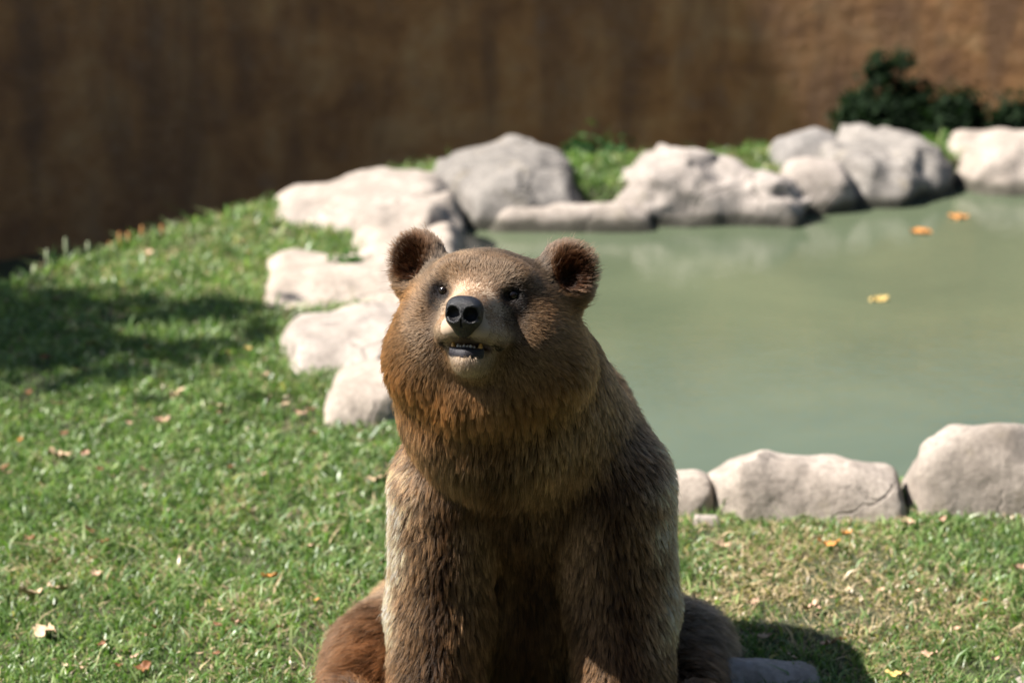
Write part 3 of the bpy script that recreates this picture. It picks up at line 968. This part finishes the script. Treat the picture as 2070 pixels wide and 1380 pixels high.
    wp_ = P + 0.006 * np.stack([vnoise(P * 60 + 3 * k, 40 + k) for k in range(3)], 1)
    cell = np.floor(wp_ / cs[:, None]).astype(np.int64)
    key = cell[:, 0] * 73856093 ^ cell[:, 1] * 19349663 ^ cell[:, 2] * 83492791 ^ (L > 0.035).astype(np.int64) * 7919
    _, inv = np.unique(key, return_inverse=True)
    cnt = np.bincount(inv).astype(float)
    for k in range(1, K):
        mean = np.stack([np.bincount(inv, pts[:, k, c]) / cnt for c in range(3)], 1)[inv]
        a = (0.7 * ts[k] ** 1.4) * smooth(0.010, 0.034, L)
        pts[:, k] += (mean - pts[:, k]) * a[:, None]
    crand = rng.random(len(cnt))[inv]
    # colours (tip, root)
    tip = np.tile(srgb(206, 160, 114), (n_hair, 1)); root = np.tile(srgb(44, 25, 12), (n_hair, 1))
    def setC(w, t_, r_):
        nonlocal tip, root
        w = np.clip(w, 0, 1)[:, None]
        tip = tip * (1 - w) + srgb(*t_) * w
        root = root * (1 - w) + srgb(*r_) * w
    setC(smooth(1100, 1350, Y) * 0.7, (150, 106, 66), (30, 16, 8))                      # legs darker
    setC(g3(740, 1370, 5.8, 0.2) * 1.2, (146, 96, 58), (34, 18, 9))                    # red-brown hind leg
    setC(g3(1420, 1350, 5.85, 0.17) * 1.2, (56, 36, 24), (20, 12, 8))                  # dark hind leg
    setC(smooth(5.72, 5.95, P[:, 1]) * 0.8, (222, 190, 150), (90, 62, 38))              # paler back
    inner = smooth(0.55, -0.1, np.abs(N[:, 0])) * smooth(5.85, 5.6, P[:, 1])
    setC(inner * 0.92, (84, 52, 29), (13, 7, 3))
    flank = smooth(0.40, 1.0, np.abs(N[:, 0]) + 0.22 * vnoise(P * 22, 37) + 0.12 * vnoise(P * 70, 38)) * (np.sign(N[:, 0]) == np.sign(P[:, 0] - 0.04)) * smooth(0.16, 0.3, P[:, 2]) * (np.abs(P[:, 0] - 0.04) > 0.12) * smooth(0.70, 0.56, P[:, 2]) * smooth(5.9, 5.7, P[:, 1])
    setC(flank, (246, 220, 184), (84, 58, 36))  # blond outer fur, paled further to paint the sunlit rim into its colour
    setC(g3(740, 1370, 5.8, 0.19) * 1.2, (146, 96, 58), (34, 18, 9))
    setC(headw, (188, 138, 88), (62, 40, 22))
    setC(ruff * 0.85, (214, 150, 82), (74, 42, 18))
    setC(fore, (150, 130, 108), (54, 42, 32))
    setC(face * 0.9, (190, 152, 114), (92, 66, 44))
    setC(muzz, (196, 160, 126), (140, 106, 78))
    setC(muzz * smooth(-45, -72, h[:, 1]), (208, 182, 152), (160, 132, 104))
    setC(chin * 0.4, (214, 186, 146), (160, 128, 90))
    setC(np.exp(-(((h - np.array([64, -26, 15])) / np.array([28, 44, 45])) ** 2).sum(1)) * 1.2, (60, 45, 37), (26, 19, 16))  # dark fur under one eye, with the shade there painted in too
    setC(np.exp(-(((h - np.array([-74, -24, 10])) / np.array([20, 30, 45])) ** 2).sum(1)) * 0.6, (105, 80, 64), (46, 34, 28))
    setC(eyew * 2.0, (26, 19, 15), (12, 9, 8))
    br = headw * np.exp(-((h - np.array([0, 28, 20])) / np.array([40, 26, 60])) ** 2).prod(1) if False else headw * np.exp(-(((h - np.array([0, 22, 25])) / np.array([38, 28, 60])) ** 2).sum(1))
    setC(br, (214, 172, 130), (130, 92, 62))
    mth = np.clip(np.exp(-(((h - np.array([0, -84, 118])) / np.array([22, 16, 30])) ** 2).sum(1)) * 1.3, 0, 1)
    setC(mth, (60, 48, 42), (24, 18, 16))
    ym = -82 - 20 * np.clip(ax_ / 66, 0, 1.2) ** 1.5
    ml = np.exp(-((h[:, 1] - ym) / 6.0) ** 2) * smooth(72, 60, ax_) * smooth(26, 36, ax_) * smooth(25, 45, h[:, 2])
    setC(ml * 1.5, (34, 25, 22), (16, 12, 11))
    setC(earw, (142, 86, 44), (46, 25, 12))
    setC(earin * 1.2, (70, 42, 24), (18, 11, 7))
    hv_ = 1 - 0.55 * headw
    var = (1 + (rng.random(n_hair) - 0.5) * hv_ * 1.1) * (1 + (crand - 0.5) * 1.25 * hv_) * (1 + 0.3 * vnoise(P * 14, 33))
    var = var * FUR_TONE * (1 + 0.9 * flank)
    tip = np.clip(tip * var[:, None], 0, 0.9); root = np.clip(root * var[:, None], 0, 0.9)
    k = keep
    pts, tip, root, L = pts[k], tip[k], root[k], L[k]
    n = len(pts)
    cu = bpy.data.hair_curves.new('fur')
    cu.add_curves([K] * n)
    cu.attributes['position'].data.foreach_set('vector', (pts - B0).astype(np.float32).ravel())
    rad = np.interp(L, [0.006, 0.02, 0.05, 0.09], [0.00028, 0.00034, 0.00042, 0.00045])[:, None] * np.array([1.0, 0.95, 0.8, 0.55, 0.12])[None, :]
    a = cu.attributes.new('radius', 'FLOAT', 'POINT')
    a.data.foreach_set('value', rad.astype(np.float32).ravel())
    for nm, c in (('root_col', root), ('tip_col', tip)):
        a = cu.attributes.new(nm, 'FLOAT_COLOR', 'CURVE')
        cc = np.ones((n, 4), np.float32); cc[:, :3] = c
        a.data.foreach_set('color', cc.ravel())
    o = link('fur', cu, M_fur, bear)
    return o
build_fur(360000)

# ------------------------------------------------------------------ lawn
def visible_ground(n, ylo, yhi, dens_fn):
    """random points of the ground in and just beside the view"""
    y = rng.uniform(ylo, yhi, n); x = rng.uniform(-1, 1, n) * (0.195 * yhi + 0.35)
    ok = np.abs(x) < 0.192 * (y + 0.3) + 0.28
    x, y = x[ok], y[ok]
    s = poly_sd(np.stack([x, y], -1), POND)
    ok = (s > 0.035) & (y < crest_y(x) + 0.18) & (rng.random(len(x)) < dens_fn(x, y))
    x, y = x[ok], y[ok]
    z = ground_z(x, y)
    P = np.stack([x, y, z + 0.01], -1)
    ok = np.ones(len(x), bool)
    for fn, lo, hi in ROCKS:
        m = (x > lo[0]) & (x < hi[0]) & (y > lo[1]) & (y < hi[1]) & ok
        if m.any():
            i = np.where(m)[0]
            ok[i[fn(P[i]) < -0.012]] = False
    ok &= ~((((x - 0.045) / 0.30) ** 2 + ((y - 5.95) / 0.40) ** 2) < 1)
    P = P[ok]; P[:, 2] -= 0.012
    return P

def blades(name, P, hgt, wid, col_base, col_tip, lean, label, cat_kind='stuff', mat=None):
    n = len(P)
    az = rng.uniform(0, 2 * np.pi, n)
    side = np.stack([np.cos(az), np.sin(az), 0 * az], -1)
    la = rng.uniform(0, 2 * np.pi, n)
    lv = np.stack([np.cos(la), np.sin(la), 0 * la], -1) * (lean * rng.uniform(0.2, 1.3, n))[:, None]
    up = np.array([0, 0, 1.0])
    m = P + (up * 0.55 + lv * 0.35) * hgt[:, None]
    t = P + (up * 0.95 + lv * 1.0) * hgt[:, None] - up * (np.abs(lean) * 0.12 * hgt)[:, None]
    w = side * wid[:, None] / 2
    V = np.stack([P - w * 0.7, P + w * 0.7, m - w, m + w, t], 1)
    k = np.arange(n)[:, None] * 5
    tri = np.concatenate([k + [0, 1, 3], k + [0, 3, 2], k + [2, 3, 4]])
    me = mesh_np(name, V.reshape(-1, 3), tri, True)
    c = np.stack([col_base, col_base, (col_base + col_tip) / 2, (col_base + col_tip) / 2, col_tip], 1)
    vcol(me, 'col', c.reshape(-1, 3))
    o = link(name, me, mat or M_grass)
    return tag(o, label, kind=cat_kind)

def grass():
    dens = lambda x, y: np.interp(y, [5.3, 7.0, 9.0, 10.8], [1.0, 0.75, 0.5, 0.42])
    P = visible_ground(800000, 5.25, 11.0, dens)
    thin = fbm(P * np.array([1, 1, 0]) * 6.5 + 9.0, 3, 27)
    P = P[rng.random(len(P)) > 0.62 * smooth(0.25, 0.75, thin)]
    n = len(P)
    q = P * np.array([1, 1, 0])
    patch = fbm(q * 3.1 + 4.0, 3, 21); fine = fbm(q * 17.0, 2, 22)
    # a worn straw-coloured patch beside the paving stone, and small ones elsewhere
    cx, cy, _ = G(1640, 1190)
    dry = np.exp(-(((P[:, 0] - cx) / 0.34) ** 2 + ((P[:, 1] - cy) / 0.42) ** 2)) * 0.85
    dry = np.clip(dry + 0.17 + 0.22 * patch + 0.22 * fine, 0.02, 0.85)
    isdry = rng.random(n) < dry
    hgt = np.clip(rng.normal(0.027, 0.008, n), 0.010, 0.06) * (1 + 0.25 * patch) * np.where(isdry, 0.7, 1.0)
    big = rng.random(n) < 0.025
    hgt *= np.where(big, rng.uniform(1.4, 2.1, n), 1.0)
    edge = smooth(0.30, 0.02, np.abs(crest_y(P[:, 0]) - P[:, 1]))
    hgt *= 1 + 0.7 * edge * rng.random(n)
    wid = np.interp(P[:, 1], [5.5, 8, 10.5], [0.0034, 0.0048, 0.0065]) * rng.uniform(0.6, 1.5, n) * np.where(big, 1.5, 1.0)
    r = rng.random((n, 1))
    g0, g1, g2 = np.array([0.090, 0.180, 0.050]), np.array([0.175, 0.285, 0.085]), np.array([0.34, 0.41, 0.17])
    tip = np.where(r < 0.5, g0 + (g1 - g0) * r * 2, g1 + (g2 - g1) * (r * 2 - 1)) * (1 + 0.25 * fine[:, None])
    straw = np.array([0.55, 0.43, 0.26]) * rng.uniform(0.55, 1.15, (n, 1))
    tip = np.where(isdry[:, None], straw, tip)
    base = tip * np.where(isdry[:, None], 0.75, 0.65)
    lean = np.where(isdry, 1.7, rng.uniform(0.5, 1.5, n))
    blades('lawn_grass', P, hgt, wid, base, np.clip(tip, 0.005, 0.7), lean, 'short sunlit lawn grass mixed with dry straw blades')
grass()

# ------------------------------------------------------------------ leafy plants
M_leaf = mat_grass()
M_leaf.name = 'dull_leaf'
M_leaf.node_tree.nodes['Principled BSDF'].inputs['Roughness'].default_value = 0.75
M_leaf.node_tree.nodes['Principled BSDF'].inputs['Specular IOR Level'].default_value = 0.15
def leaf_cloud(name, centres, n, size, cols, parent=None, mat=None, squash=0.5, seed=0):
    """a mass of small folded leaves spread through ellipsoids [(centre, radii)]"""
    r = np.random.default_rng(300 + seed)
    vol = np.array([np.prod(rr) for _, rr in centres]); vol = vol / vol.sum()
    pick = r.choice(len(centres), n, p=vol)
    C = np.array([c for c, _ in centres])[pick]; Rr = np.array([rr for _, rr in centres])[pick]
    d = r.normal(size=(n, 3)); d /= np.linalg.norm(d, axis=1, keepdims=True)
    P = C + d * Rr * (r.random((n, 1)) ** 0.42) + r.normal(0, 0.2, (n, 3)) * Rr * (r.random((n, 1)) < 0.5)
    gap = vnoise(P * (2.2 / np.mean([np.mean(rr) for _, rr in centres])), 60 + seed)
    P = P[gap > -0.3]; d = d[gap > -0.3]; n = len(P)
    nrm = d * 0.7 + r.normal(0, 0.6, (n, 3)) + np.array([0, 0, 0.5]); nrm /= np.linalg.norm(nrm, axis=1, keepdims=True)
    t = np.cross(nrm, r.normal(size=(n, 3))); t /= np.linalg.norm(t, axis=1, keepdims=True)
    b = np.cross(nrm, t)
    s = size * r.uniform(0.6, 1.3, (n, 1))
    V = np.stack([P - t * s, P + b * s * squash + nrm * s * 0.15, P + t * s, P - b * s * squash + nrm * s * 0.15], 1)
    k = np.arange(n)[:, None] * 4
    me = mesh_np(name, V.reshape(-1, 3), np.concatenate([k + [0, 1, 2], k + [0, 2, 3]]), False)
    c0, c1 = (np.array(c) for c in cols)
    cc = (c0 + (c1 - c0) * r.random((n, 1)))
    vcol(me, 'col', np.repeat(cc, 4, axis=0))
    return link(name, me, mat or M_leaf, parent)

def tube(name, pts, rad, mat, parent=None, sides=7):
    pts = [np.asarray(p, float) for p in pts]
    V, Q = [], []
    for i, p in enumerate(pts):
        d = pts[min(i + 1, len(pts) - 1)] - pts[max(i - 1, 0)]
        d /= np.linalg.norm(d)
        a = np.cross(d, [0.3, 0.9, 0.2]); a /= np.linalg.norm(a); b = np.cross(d, a)
        for k in range(sides):
            an = 2 * math.pi * k / sides
            V.append(p + (a * math.cos(an) + b * math.sin(an)) * rad[i])
    for i in range(len(pts) - 1):
        for k in range(sides):
            Q.append([i * sides + k, i * sides + (k + 1) % sides, (i + 1) * sides + (k + 1) % sides, (i + 1) * sides + k])
    return link(name, mesh_np(name, V, Q), mat, parent)

M_bark = mat_plain('rough_bark', (0.13, 0.09, 0.06), 0.9, 0.2, 0.4, 30, bumps=0.6)
def plant(name, base, label, cat, centres, n, size, cols, stems, group=None, seed=0):
    root = bpy.data.objects.new(name, None); COL.objects.link(root)
    root.location = base
    tag(root, label, cat, group)
    leaf_cloud('crown' if cat == 'tree' else 'foliage', centres, n, size, cols, root, seed=seed)
    for k, (pts, rad) in enumerate(stems):
        tube('trunk' if (cat == 'tree' and k == 0) else ('limb' if cat == 'tree' else 'stem'), pts, rad, M_bark, root)
    return root

def shrub(px0, px1, top, Y, label, seed, extra=()):
    zc = -0.40
    a, b = W(px0, top, Y), W(px1, top, Y)
    cx, half = (a[0] + b[0]) / 2, (b[0] - a[0]) / 2
    zt = W((px0 + px1) / 2, top, Y)[2]
    base = np.array([cx, Y, zc])
    r = np.random.default_rng(seed)
    cs = [((0, 0, (zt - zc) * 0.48), (half, half * 0.8, (zt - zc) * 0.46))]
    for k in range(5):
        cs.append(((r.uniform(-0.6, 0.6) * half, r.uniform(-0.4, 0.4) * half, (zt - zc) * r.uniform(0.45, 0.85)), (half * 0.5, half * 0.5, (zt - zc) * 0.16)))
    for ex, ey, er in extra:
        p = W(ex, ey, Y) - base
        cs.append((tuple(p), (er, er, er)))
    stems = [([(0, 0, -0.05), (r.uniform(-.2, .2) * half, 0, (zt - zc) * 0.5), (r.uniform(-.7, .7) * half, r.uniform(-.3, .3) * half, (zt - zc) * 0.85)], [0.016, 0.011, 0.004]) for _ in range(4)]
    return plant('shrub', base, label, 'shrub', cs, 12000, 0.020, ((0.006, 0.016, 0.007), (0.018, 0.036, 0.013)), stems, 'shrubs along the wall', seed)
shrub(1698, 1885, 150, 11.25, 'tall dark evergreen shrub with one sprig rising above it, against the brown wall', 1, [(1828, 122, 0.045), (1780, 140, 0.07), (1858, 190, 0.07)])
shrub(1880, 2005, 180, 11.15, 'low dark evergreen shrub right beside the tall shrub with the sprig', 2)
shrub(2005, 2120, 195, 11.05, 'low dark evergreen shrub farthest along the wall from the tall shrub', 3)

def clump(px, py, Y, rx, rz, n, size, cols, label, seed):
    p = W(px, py, Y); zb = float(ground_z(np.array([p[0]]), np.array([p[1]]))[0])
    base = np.array([p[0], p[1], zb])
    top = max(p[2] - zb, 0.09)
    cs = [((0, 0, max(top, 0.03) * 0.5), (rx, rx * 0.8, max(top, 0.04) * 0.62)), ((rx * 0.4, -0.03, top * 0.6), (rx * 0.5, rx * 0.5, top * 0.5)), ((-rx * 0.5, 0, top * 0.35), (rx * 0.5, rx * 0.5, top * 0.4))]
    stems = [([(k * rx * 0.3, 0, -0.01), (k * rx * 0.5, 0, top * 0.7)], [0.004, 0.002]) for k in (-1, 0, 1)]
    return plant('leafy_clump', base, label, 'plant', cs, n, size, cols, stems, 'weeds growing between the stones', seed)
clump(1215, 300, 10.55, 0.15, 0.1, 1800, 0.018, ((0.02, 0.06, 0.02), (0.05, 0.11, 0.03)), 'dark green leafy clump in the gap beside the knobbly boulder', 11)
clump(1175, 345, 10.25, 0.06, 0.1, 600, 0.016, ((0.02, 0.05, 0.02), (0.04, 0.09, 0.03)), 'small dark weed squeezed against the domed boulder', 12)
clump(1530, 292, 10.4, 0.08, 0.1, 420, 0.014, ((0.05, 0.11, 0.025), (0.11, 0.17, 0.045)), 'bright green weeds behind the knobbly boulder\'s slope', 13)
clump(1900, 285, 10.4, 0.10, 0.1, 420, 0.015, ((0.05, 0.11, 0.03), (0.13, 0.2, 0.05)), 'low green weeds above the largest grey boulder\'s end', 14)
clump(700, 520, 8.75, 0.07, 0.1, 500, 0.012, ((0.03, 0.09, 0.02), (0.08, 0.17, 0.04)), 'grassy weeds in the hollow under the long smooth boulder', 15)

# seed stalks standing along the lawn's crest
M_stalk = mat_plain('dry_orange_stalk', (0.42, 0.20, 0.07), 0.7, 0.3, 0.3, 60)
M_stalk2 = mat_plain('pale_green_stalk', (0.34, 0.38, 0.24), 0.7, 0.3, 0.3, 60)
for px, top, foot, orange in ((243, 470, 505, 1), (262, 470, 500, 1), (286, 458, 492, 1), (330, 455, 486, 1), (222, 490, 508, 1), (96, 505, 550, 0), (136, 482, 530, 0), (178, 490, 520, 0)):
    b = G(px, foot); t = W(px + random.uniform(-4, 4), top, b[1])
    b[2] = float(ground_z(np.array([b[0]]), np.array([b[1]]))[0]) - 0.01
    root = bpy.data.objects.new('seed_stalk', None); COL.objects.link(root); root.location = b
    hgt = t - b; mt = M_stalk if orange else M_stalk2
    tube('stem', [(0, 0, 0), hgt * 0.5, hgt], [0.0035, 0.003, 0.003], mt, root, 6)
    tube('seed_head', [hgt * 0.45, hgt * 0.7, hgt * 0.95, hgt * 1.05], [0.003, 0.006, 0.006, 0.002], mt, root, 7)
    tag(root, 'orange dried seed stalk standing at the lawn\'s crest' if orange else 'pale green seed stalk standing at the lawn\'s crest', 'plant', 'orange stalks on the crest' if orange else 'pale stalks on the crest')

# ------------------------------------------------------------------ fallen leaves
LEAF_M = {}
for nm, c in (('orange', (0.46, 0.20, 0.05)), ('rust', (0.18, 0.075, 0.03)), ('tan', (0.42, 0.30, 0.19)), ('pinkish', (0.46, 0.29, 0.20)), ('yellow', (0.46, 0.33, 0.11))):
    LEAF_M[nm] = mat_plain(nm + '_dead_leaf', c, 0.6, 0.35, 0.28, 40, bumps=0.5)
def leaf_mesh(length, width, curl, twist, seed):
    r = np.random.default_rng(seed)
    nx_, ny_ = 9, 4
    V = []
    for i in range(nx_ + 1):
        t = i / nx_
        w = width * (math.sin(math.pi * min(1, t * 0.96 + 0.02)) ** 0.75) * (1 + 0.12 * r.normal())
        for j in range(ny_ + 1):
            s = j / ny_ * 2 - 1
            x = (t - 0.5) * length
            y = s * w / 2
            z = curl * length * ((2 * t - 1) ** 2) * 0.45 + abs(s) * w * 0.5 * curl + twist * s * (t - 0.5) * w + 0.004 * r.normal() * (length / 0.05)
            V.append((x, y, z))
    Q = [[i * (ny_ + 1) + j, (i + 1) * (ny_ + 1) + j, (i + 1) * (ny_ + 1) + j + 1, i * (ny_ + 1) + j + 1] for i in range(nx_) for j in range(ny_)]
    me = mesh_np('fallen_leaf', V, Q)
    return me
LIST = [(545, 1170, 46, 'orange'), (1675, 1105, 56, 'orange'), (482, 1268, 34, 'pinkish'), (440, 1272, 24, 'rust'), (762, 968, 62, 'tan'), (325, 855, 42, 'pinkish'),
        (360, 806, 42, 'tan'), (117, 818, 28, 'pinkish'), (60, 797, 22, 'rust'), (130, 875, 22, 'rust'), (440, 826, 40, 'tan'), (530, 762, 26, 'tan'),
        (112, 1128, 34, 'pinkish'), (198, 1155, 30, 'pinkish'), (62, 1085, 26, 'rust'), (180, 1068, 28, 'rust'), (208, 1090, 30, 'rust'), (60, 1198, 60, 'tan'), (118, 1188, 56, 'tan'),
        (206, 1310, 30, 'rust'), (290, 1352, 44, 'rust'), (272, 1332, 20, 'pinkish'), (92, 1282, 70, 'tan'), (120, 922, 60, 'tan'), (174, 917, 24, 'pinkish'), (12, 955, 22, 'pinkish'),
        (10, 940, 20, 'rust'), (1640, 1228, 42, 'pinkish'), (1675, 1298, 44, 'pinkish'), (1700, 1290, 24, 'orange'), (1880, 1318, 36, 'pinkish'), (1812, 1357, 60, 'yellow'),
        (1545, 1290, 44, 'tan'), (1712, 1080, 28, 'orange'), (1832, 1048, 36, 'tan'), (1905, 1046, 24, 'pinkish'), (2058, 1150, 44, 'pinkish'), (1462, 1106, 40, 'tan'), (1985, 1215, 24, 'orange'),
        (182, 695, 24, 'rust'), (302, 706, 24, 'rust'), (92, 725, 26, 'rust'), (164, 752, 26, 'rust'), (420, 484, 20, 'tan'), (332, 525, 30, 'tan'), (362, 503, 22, 'pinkish'), (300, 508, 22, 'pinkish'),
        (115, 606, 18, 'pinkish'), (690, 641, 18, 'orange'), (582, 430, 28, 'tan'), (502, 517, 16, 'yellow'), (562, 535, 14, 'orange'), (500, 705, 18, 'yellow'), (461, 715, 14, 'yellow'),
        (455, 1185, 14, 'pinkish'), (365, 1055, 18, 'tan'), (465, 950, 22, 'rust'), (290, 955, 24, 'pinkish'), (535, 960, 16, 'tan'), (725, 872, 16, 'pinkish'), (610, 835, 30, 'pinkish'),
        (630, 828, 20, 'rust'), (575, 820, 22, 'tan'), (245, 640, 14, 'tan'), (40, 885, 16, 'orange'), (735, 1055, 24, 'tan'), (640, 1218, 16, 'orange'), (1330 + 220, 1165, 22, 'tan'), (1780, 1195, 20, 'tan'),
        (1935, 1265, 22, 'pinkish'), (1600, 1330, 24, 'tan'), (2010, 1330, 26, 'pinkish'), (1520, 1225, 20, 'pinkish')]
_r = random.Random(3)
for _ in range(26):
    LIST.append((_r.uniform(20, 720), _r.uniform(820, 1370), _r.choice((14, 16, 18, 20)), _r.choice(('pinkish', 'tan', 'tan', 'rust'))))
for _ in range(10):
    LIST.append((_r.uniform(1520, 2050), _r.uniform(1110, 1370), _r.choice((14, 16, 18, 20)), _r.choice(('pinkish', 'tan'))))
for i, (px, py, wpx, kind) in enumerate(LIST):
    p = G(px, py, 0.02)
    gz = float(ground_z(np.array([p[0]]), np.array([p[1]]))[0])
    dist = math.hypot(p[1], CAM_H)
    ln = (wpx if wpx < 40 else 0.86 * wpx) / FPX * dist * 0.92
    rr = random.Random(i)
    o = link('fallen_leaf', leaf_mesh(ln, ln * rr.uniform(0.36, 0.58), rr.uniform(0.15, 0.6), rr.uniform(-0.8, 0.8), i), LEAF_M[kind])
    o.location = (p[0], p[1], gz + 0.021)
    o.rotation_euler = (R(rr.uniform(-28, 28)) - R(6), R(rr.uniform(-22, 22)), R(rr.uniform(-40, 40)))
    shade = px < 420 and 620 < py < 770
    size = 'large ' if wpx >= 40 else ('small ' if wpx < 23 else '')
    if shade: where = 'in the shaded grass under the unseen tree\'s shadow'
    elif px < 620 and py < 620: where = 'near the lawn\'s crest'
    elif px < 800 and py < 900 and px > 400: where = 'beside the pale stones of the grassy bank'
    elif px < 800 and py < 1000: where = 'on the lawn just outside the tree shadow'
    elif px < 260: where = 'on the open lawn far from the bear'
    elif px < 800: where = 'on the lawn beside the bear\'s reddish hind leg'
    elif py < 1115: where = 'in the green grass at the foot of the pale boulders'
    elif py < 1270: where = 'in the worn straw-coloured grass'
    else: where = 'in the grass near the flat paving stone'
    where = where.replace(' under the unseen tree\'s shadow', '')
    tag(o, '%s%s curled dead leaf %s' % (size, kind, where), 'leaf', '%s%s leaves %s' % (size, kind, where))
for i, (px, py, wpx, lab) in enumerate(((1862, 471, 50, 'orange leaf floating on the pond, between the two other floating leaves'), (1937, 440, 46, 'orange leaf floating closest to the far boulders'), (1775, 607, 46, 'yellow leaf floating alone in the middle of the pond'))):
    p = G(px, py, WATER_Z)
    ln = 0.85 * wpx / FPX * math.hypot(p[1], CAM_H + 0.08)
    o = link('floating_leaf', leaf_mesh(ln, ln * 0.45, 0.06, 0.04, 500 + i), LEAF_M['orange' if i < 2 else 'yellow'])
    o.location = (p[0], p[1], WATER_Z + 0.006)
    o.rotation_euler = (0, 0, R((4, -8, 3)[i]))
    tag(o, lab, 'leaf', 'leaves floating on the pond')

# ------------------------------------------------------------------ trees outside the view whose shade falls on the lawn and the wall
GREENS = ((0.03, 0.07, 0.02), (0.07, 0.13, 0.035))
plant('tree', (-5.02, 7.96, -0.3), 'small leafy tree whose shade falls on the lawn', 'tree',
      [((0.75, -0.1, 3.6), (0.85, 0.52, 0.42)), ((0.0, 0.0, 3.8), (0.9, 0.6, 0.5)), ((1.45, 0.18, 3.55), (0.35, 0.2, 0.18))], 4400, 0.06, GREENS,
      [([(0, 0, -0.1), (0.05, 0.0, 1.8), (0.1, 0, 3.6)], [0.09, 0.075, 0.03]), ([(0.05, 0, 2.0), (0.5, -0.05, 3.0), (1.1, -0.1, 3.6)], [0.05, 0.035, 0.012])], seed=31)
for k, (x, y, z) in enumerate(((-5.6, 13.0, 5.5), (-3.4, 13.4, 5.3))):
    plant('tree', (x, y, -0.3), ('leafy tree behind the wall, over its darkest stretch', 'leafy tree behind the wall, nearer the shrubs')[k], 'tree',
          [((0, -0.6, z), (1.3, 0.9, 0.8)), ((-0.8, -0.1, z + 0.8), (1.1, 1.0, 0.7)), ((0.9, -0.7, z - 0.4), (0.7, 0.7, 0.5))], 3600, 0.085, GREENS,
          [([(0, 0, 0), (0.1, -0.05, 2.5), (0.0, -0.3, z)], [0.22, 0.17, 0.06]), ([(0.05, 0, 3.0), (-0.7, -0.3, z - 0.5), (-1.2, -0.3, z + 0.4)], [0.1, 0.06, 0.02]), ([(0.05, 0, 2.8), (0.7, -0.4, z - 0.9), (0.9, -0.7, z - 0.4)], [0.1, 0.06, 0.02])],
          'trees behind the wall', seed=40 + k)

# tall unseen evergreens, added to keep sky fill off the bear's front
EV = ((0.012, 0.030, 0.012), (0.035, 0.065, 0.022))
for k, (x, y) in enumerate(((-6.5, -3.4), (-3.2, -3.8), (0.0, -3.9), (3.2, -3.6), (6.2, -2.4), (7.2, 1.0), (7.8, 4.0))):
    r = random.Random(90 + k); hh = 9.0 + r.uniform(-0.8, 0.8)
    plant('sky_block_evergreen', (x, y, 0), 'tall dark unseen evergreen added opposite the brown wall to block sky light', 'tree',
          [((0, 0, hh * 0.26), (1.9, 1.5, hh * 0.27)), ((0, 0, hh * 0.52), (1.7, 1.4, hh * 0.26)), ((r.uniform(-.2, .2), 0, hh * 0.78), (1.2, 1.1, hh * 0.24))], 3600, 0.22, EV,
          [([(0, 0, -0.1), (0.05, 0, hh * 0.5), (0, 0, hh * 0.9)], [0.25, 0.16, 0.04]), ([(0.03, 0, hh * 0.4), (0.7, 0.2, hh * 0.5), (1.2, 0.3, hh * 0.62)], [0.1, 0.06, 0.02])],
          'unseen evergreens added to block sky light', seed=90 + k)
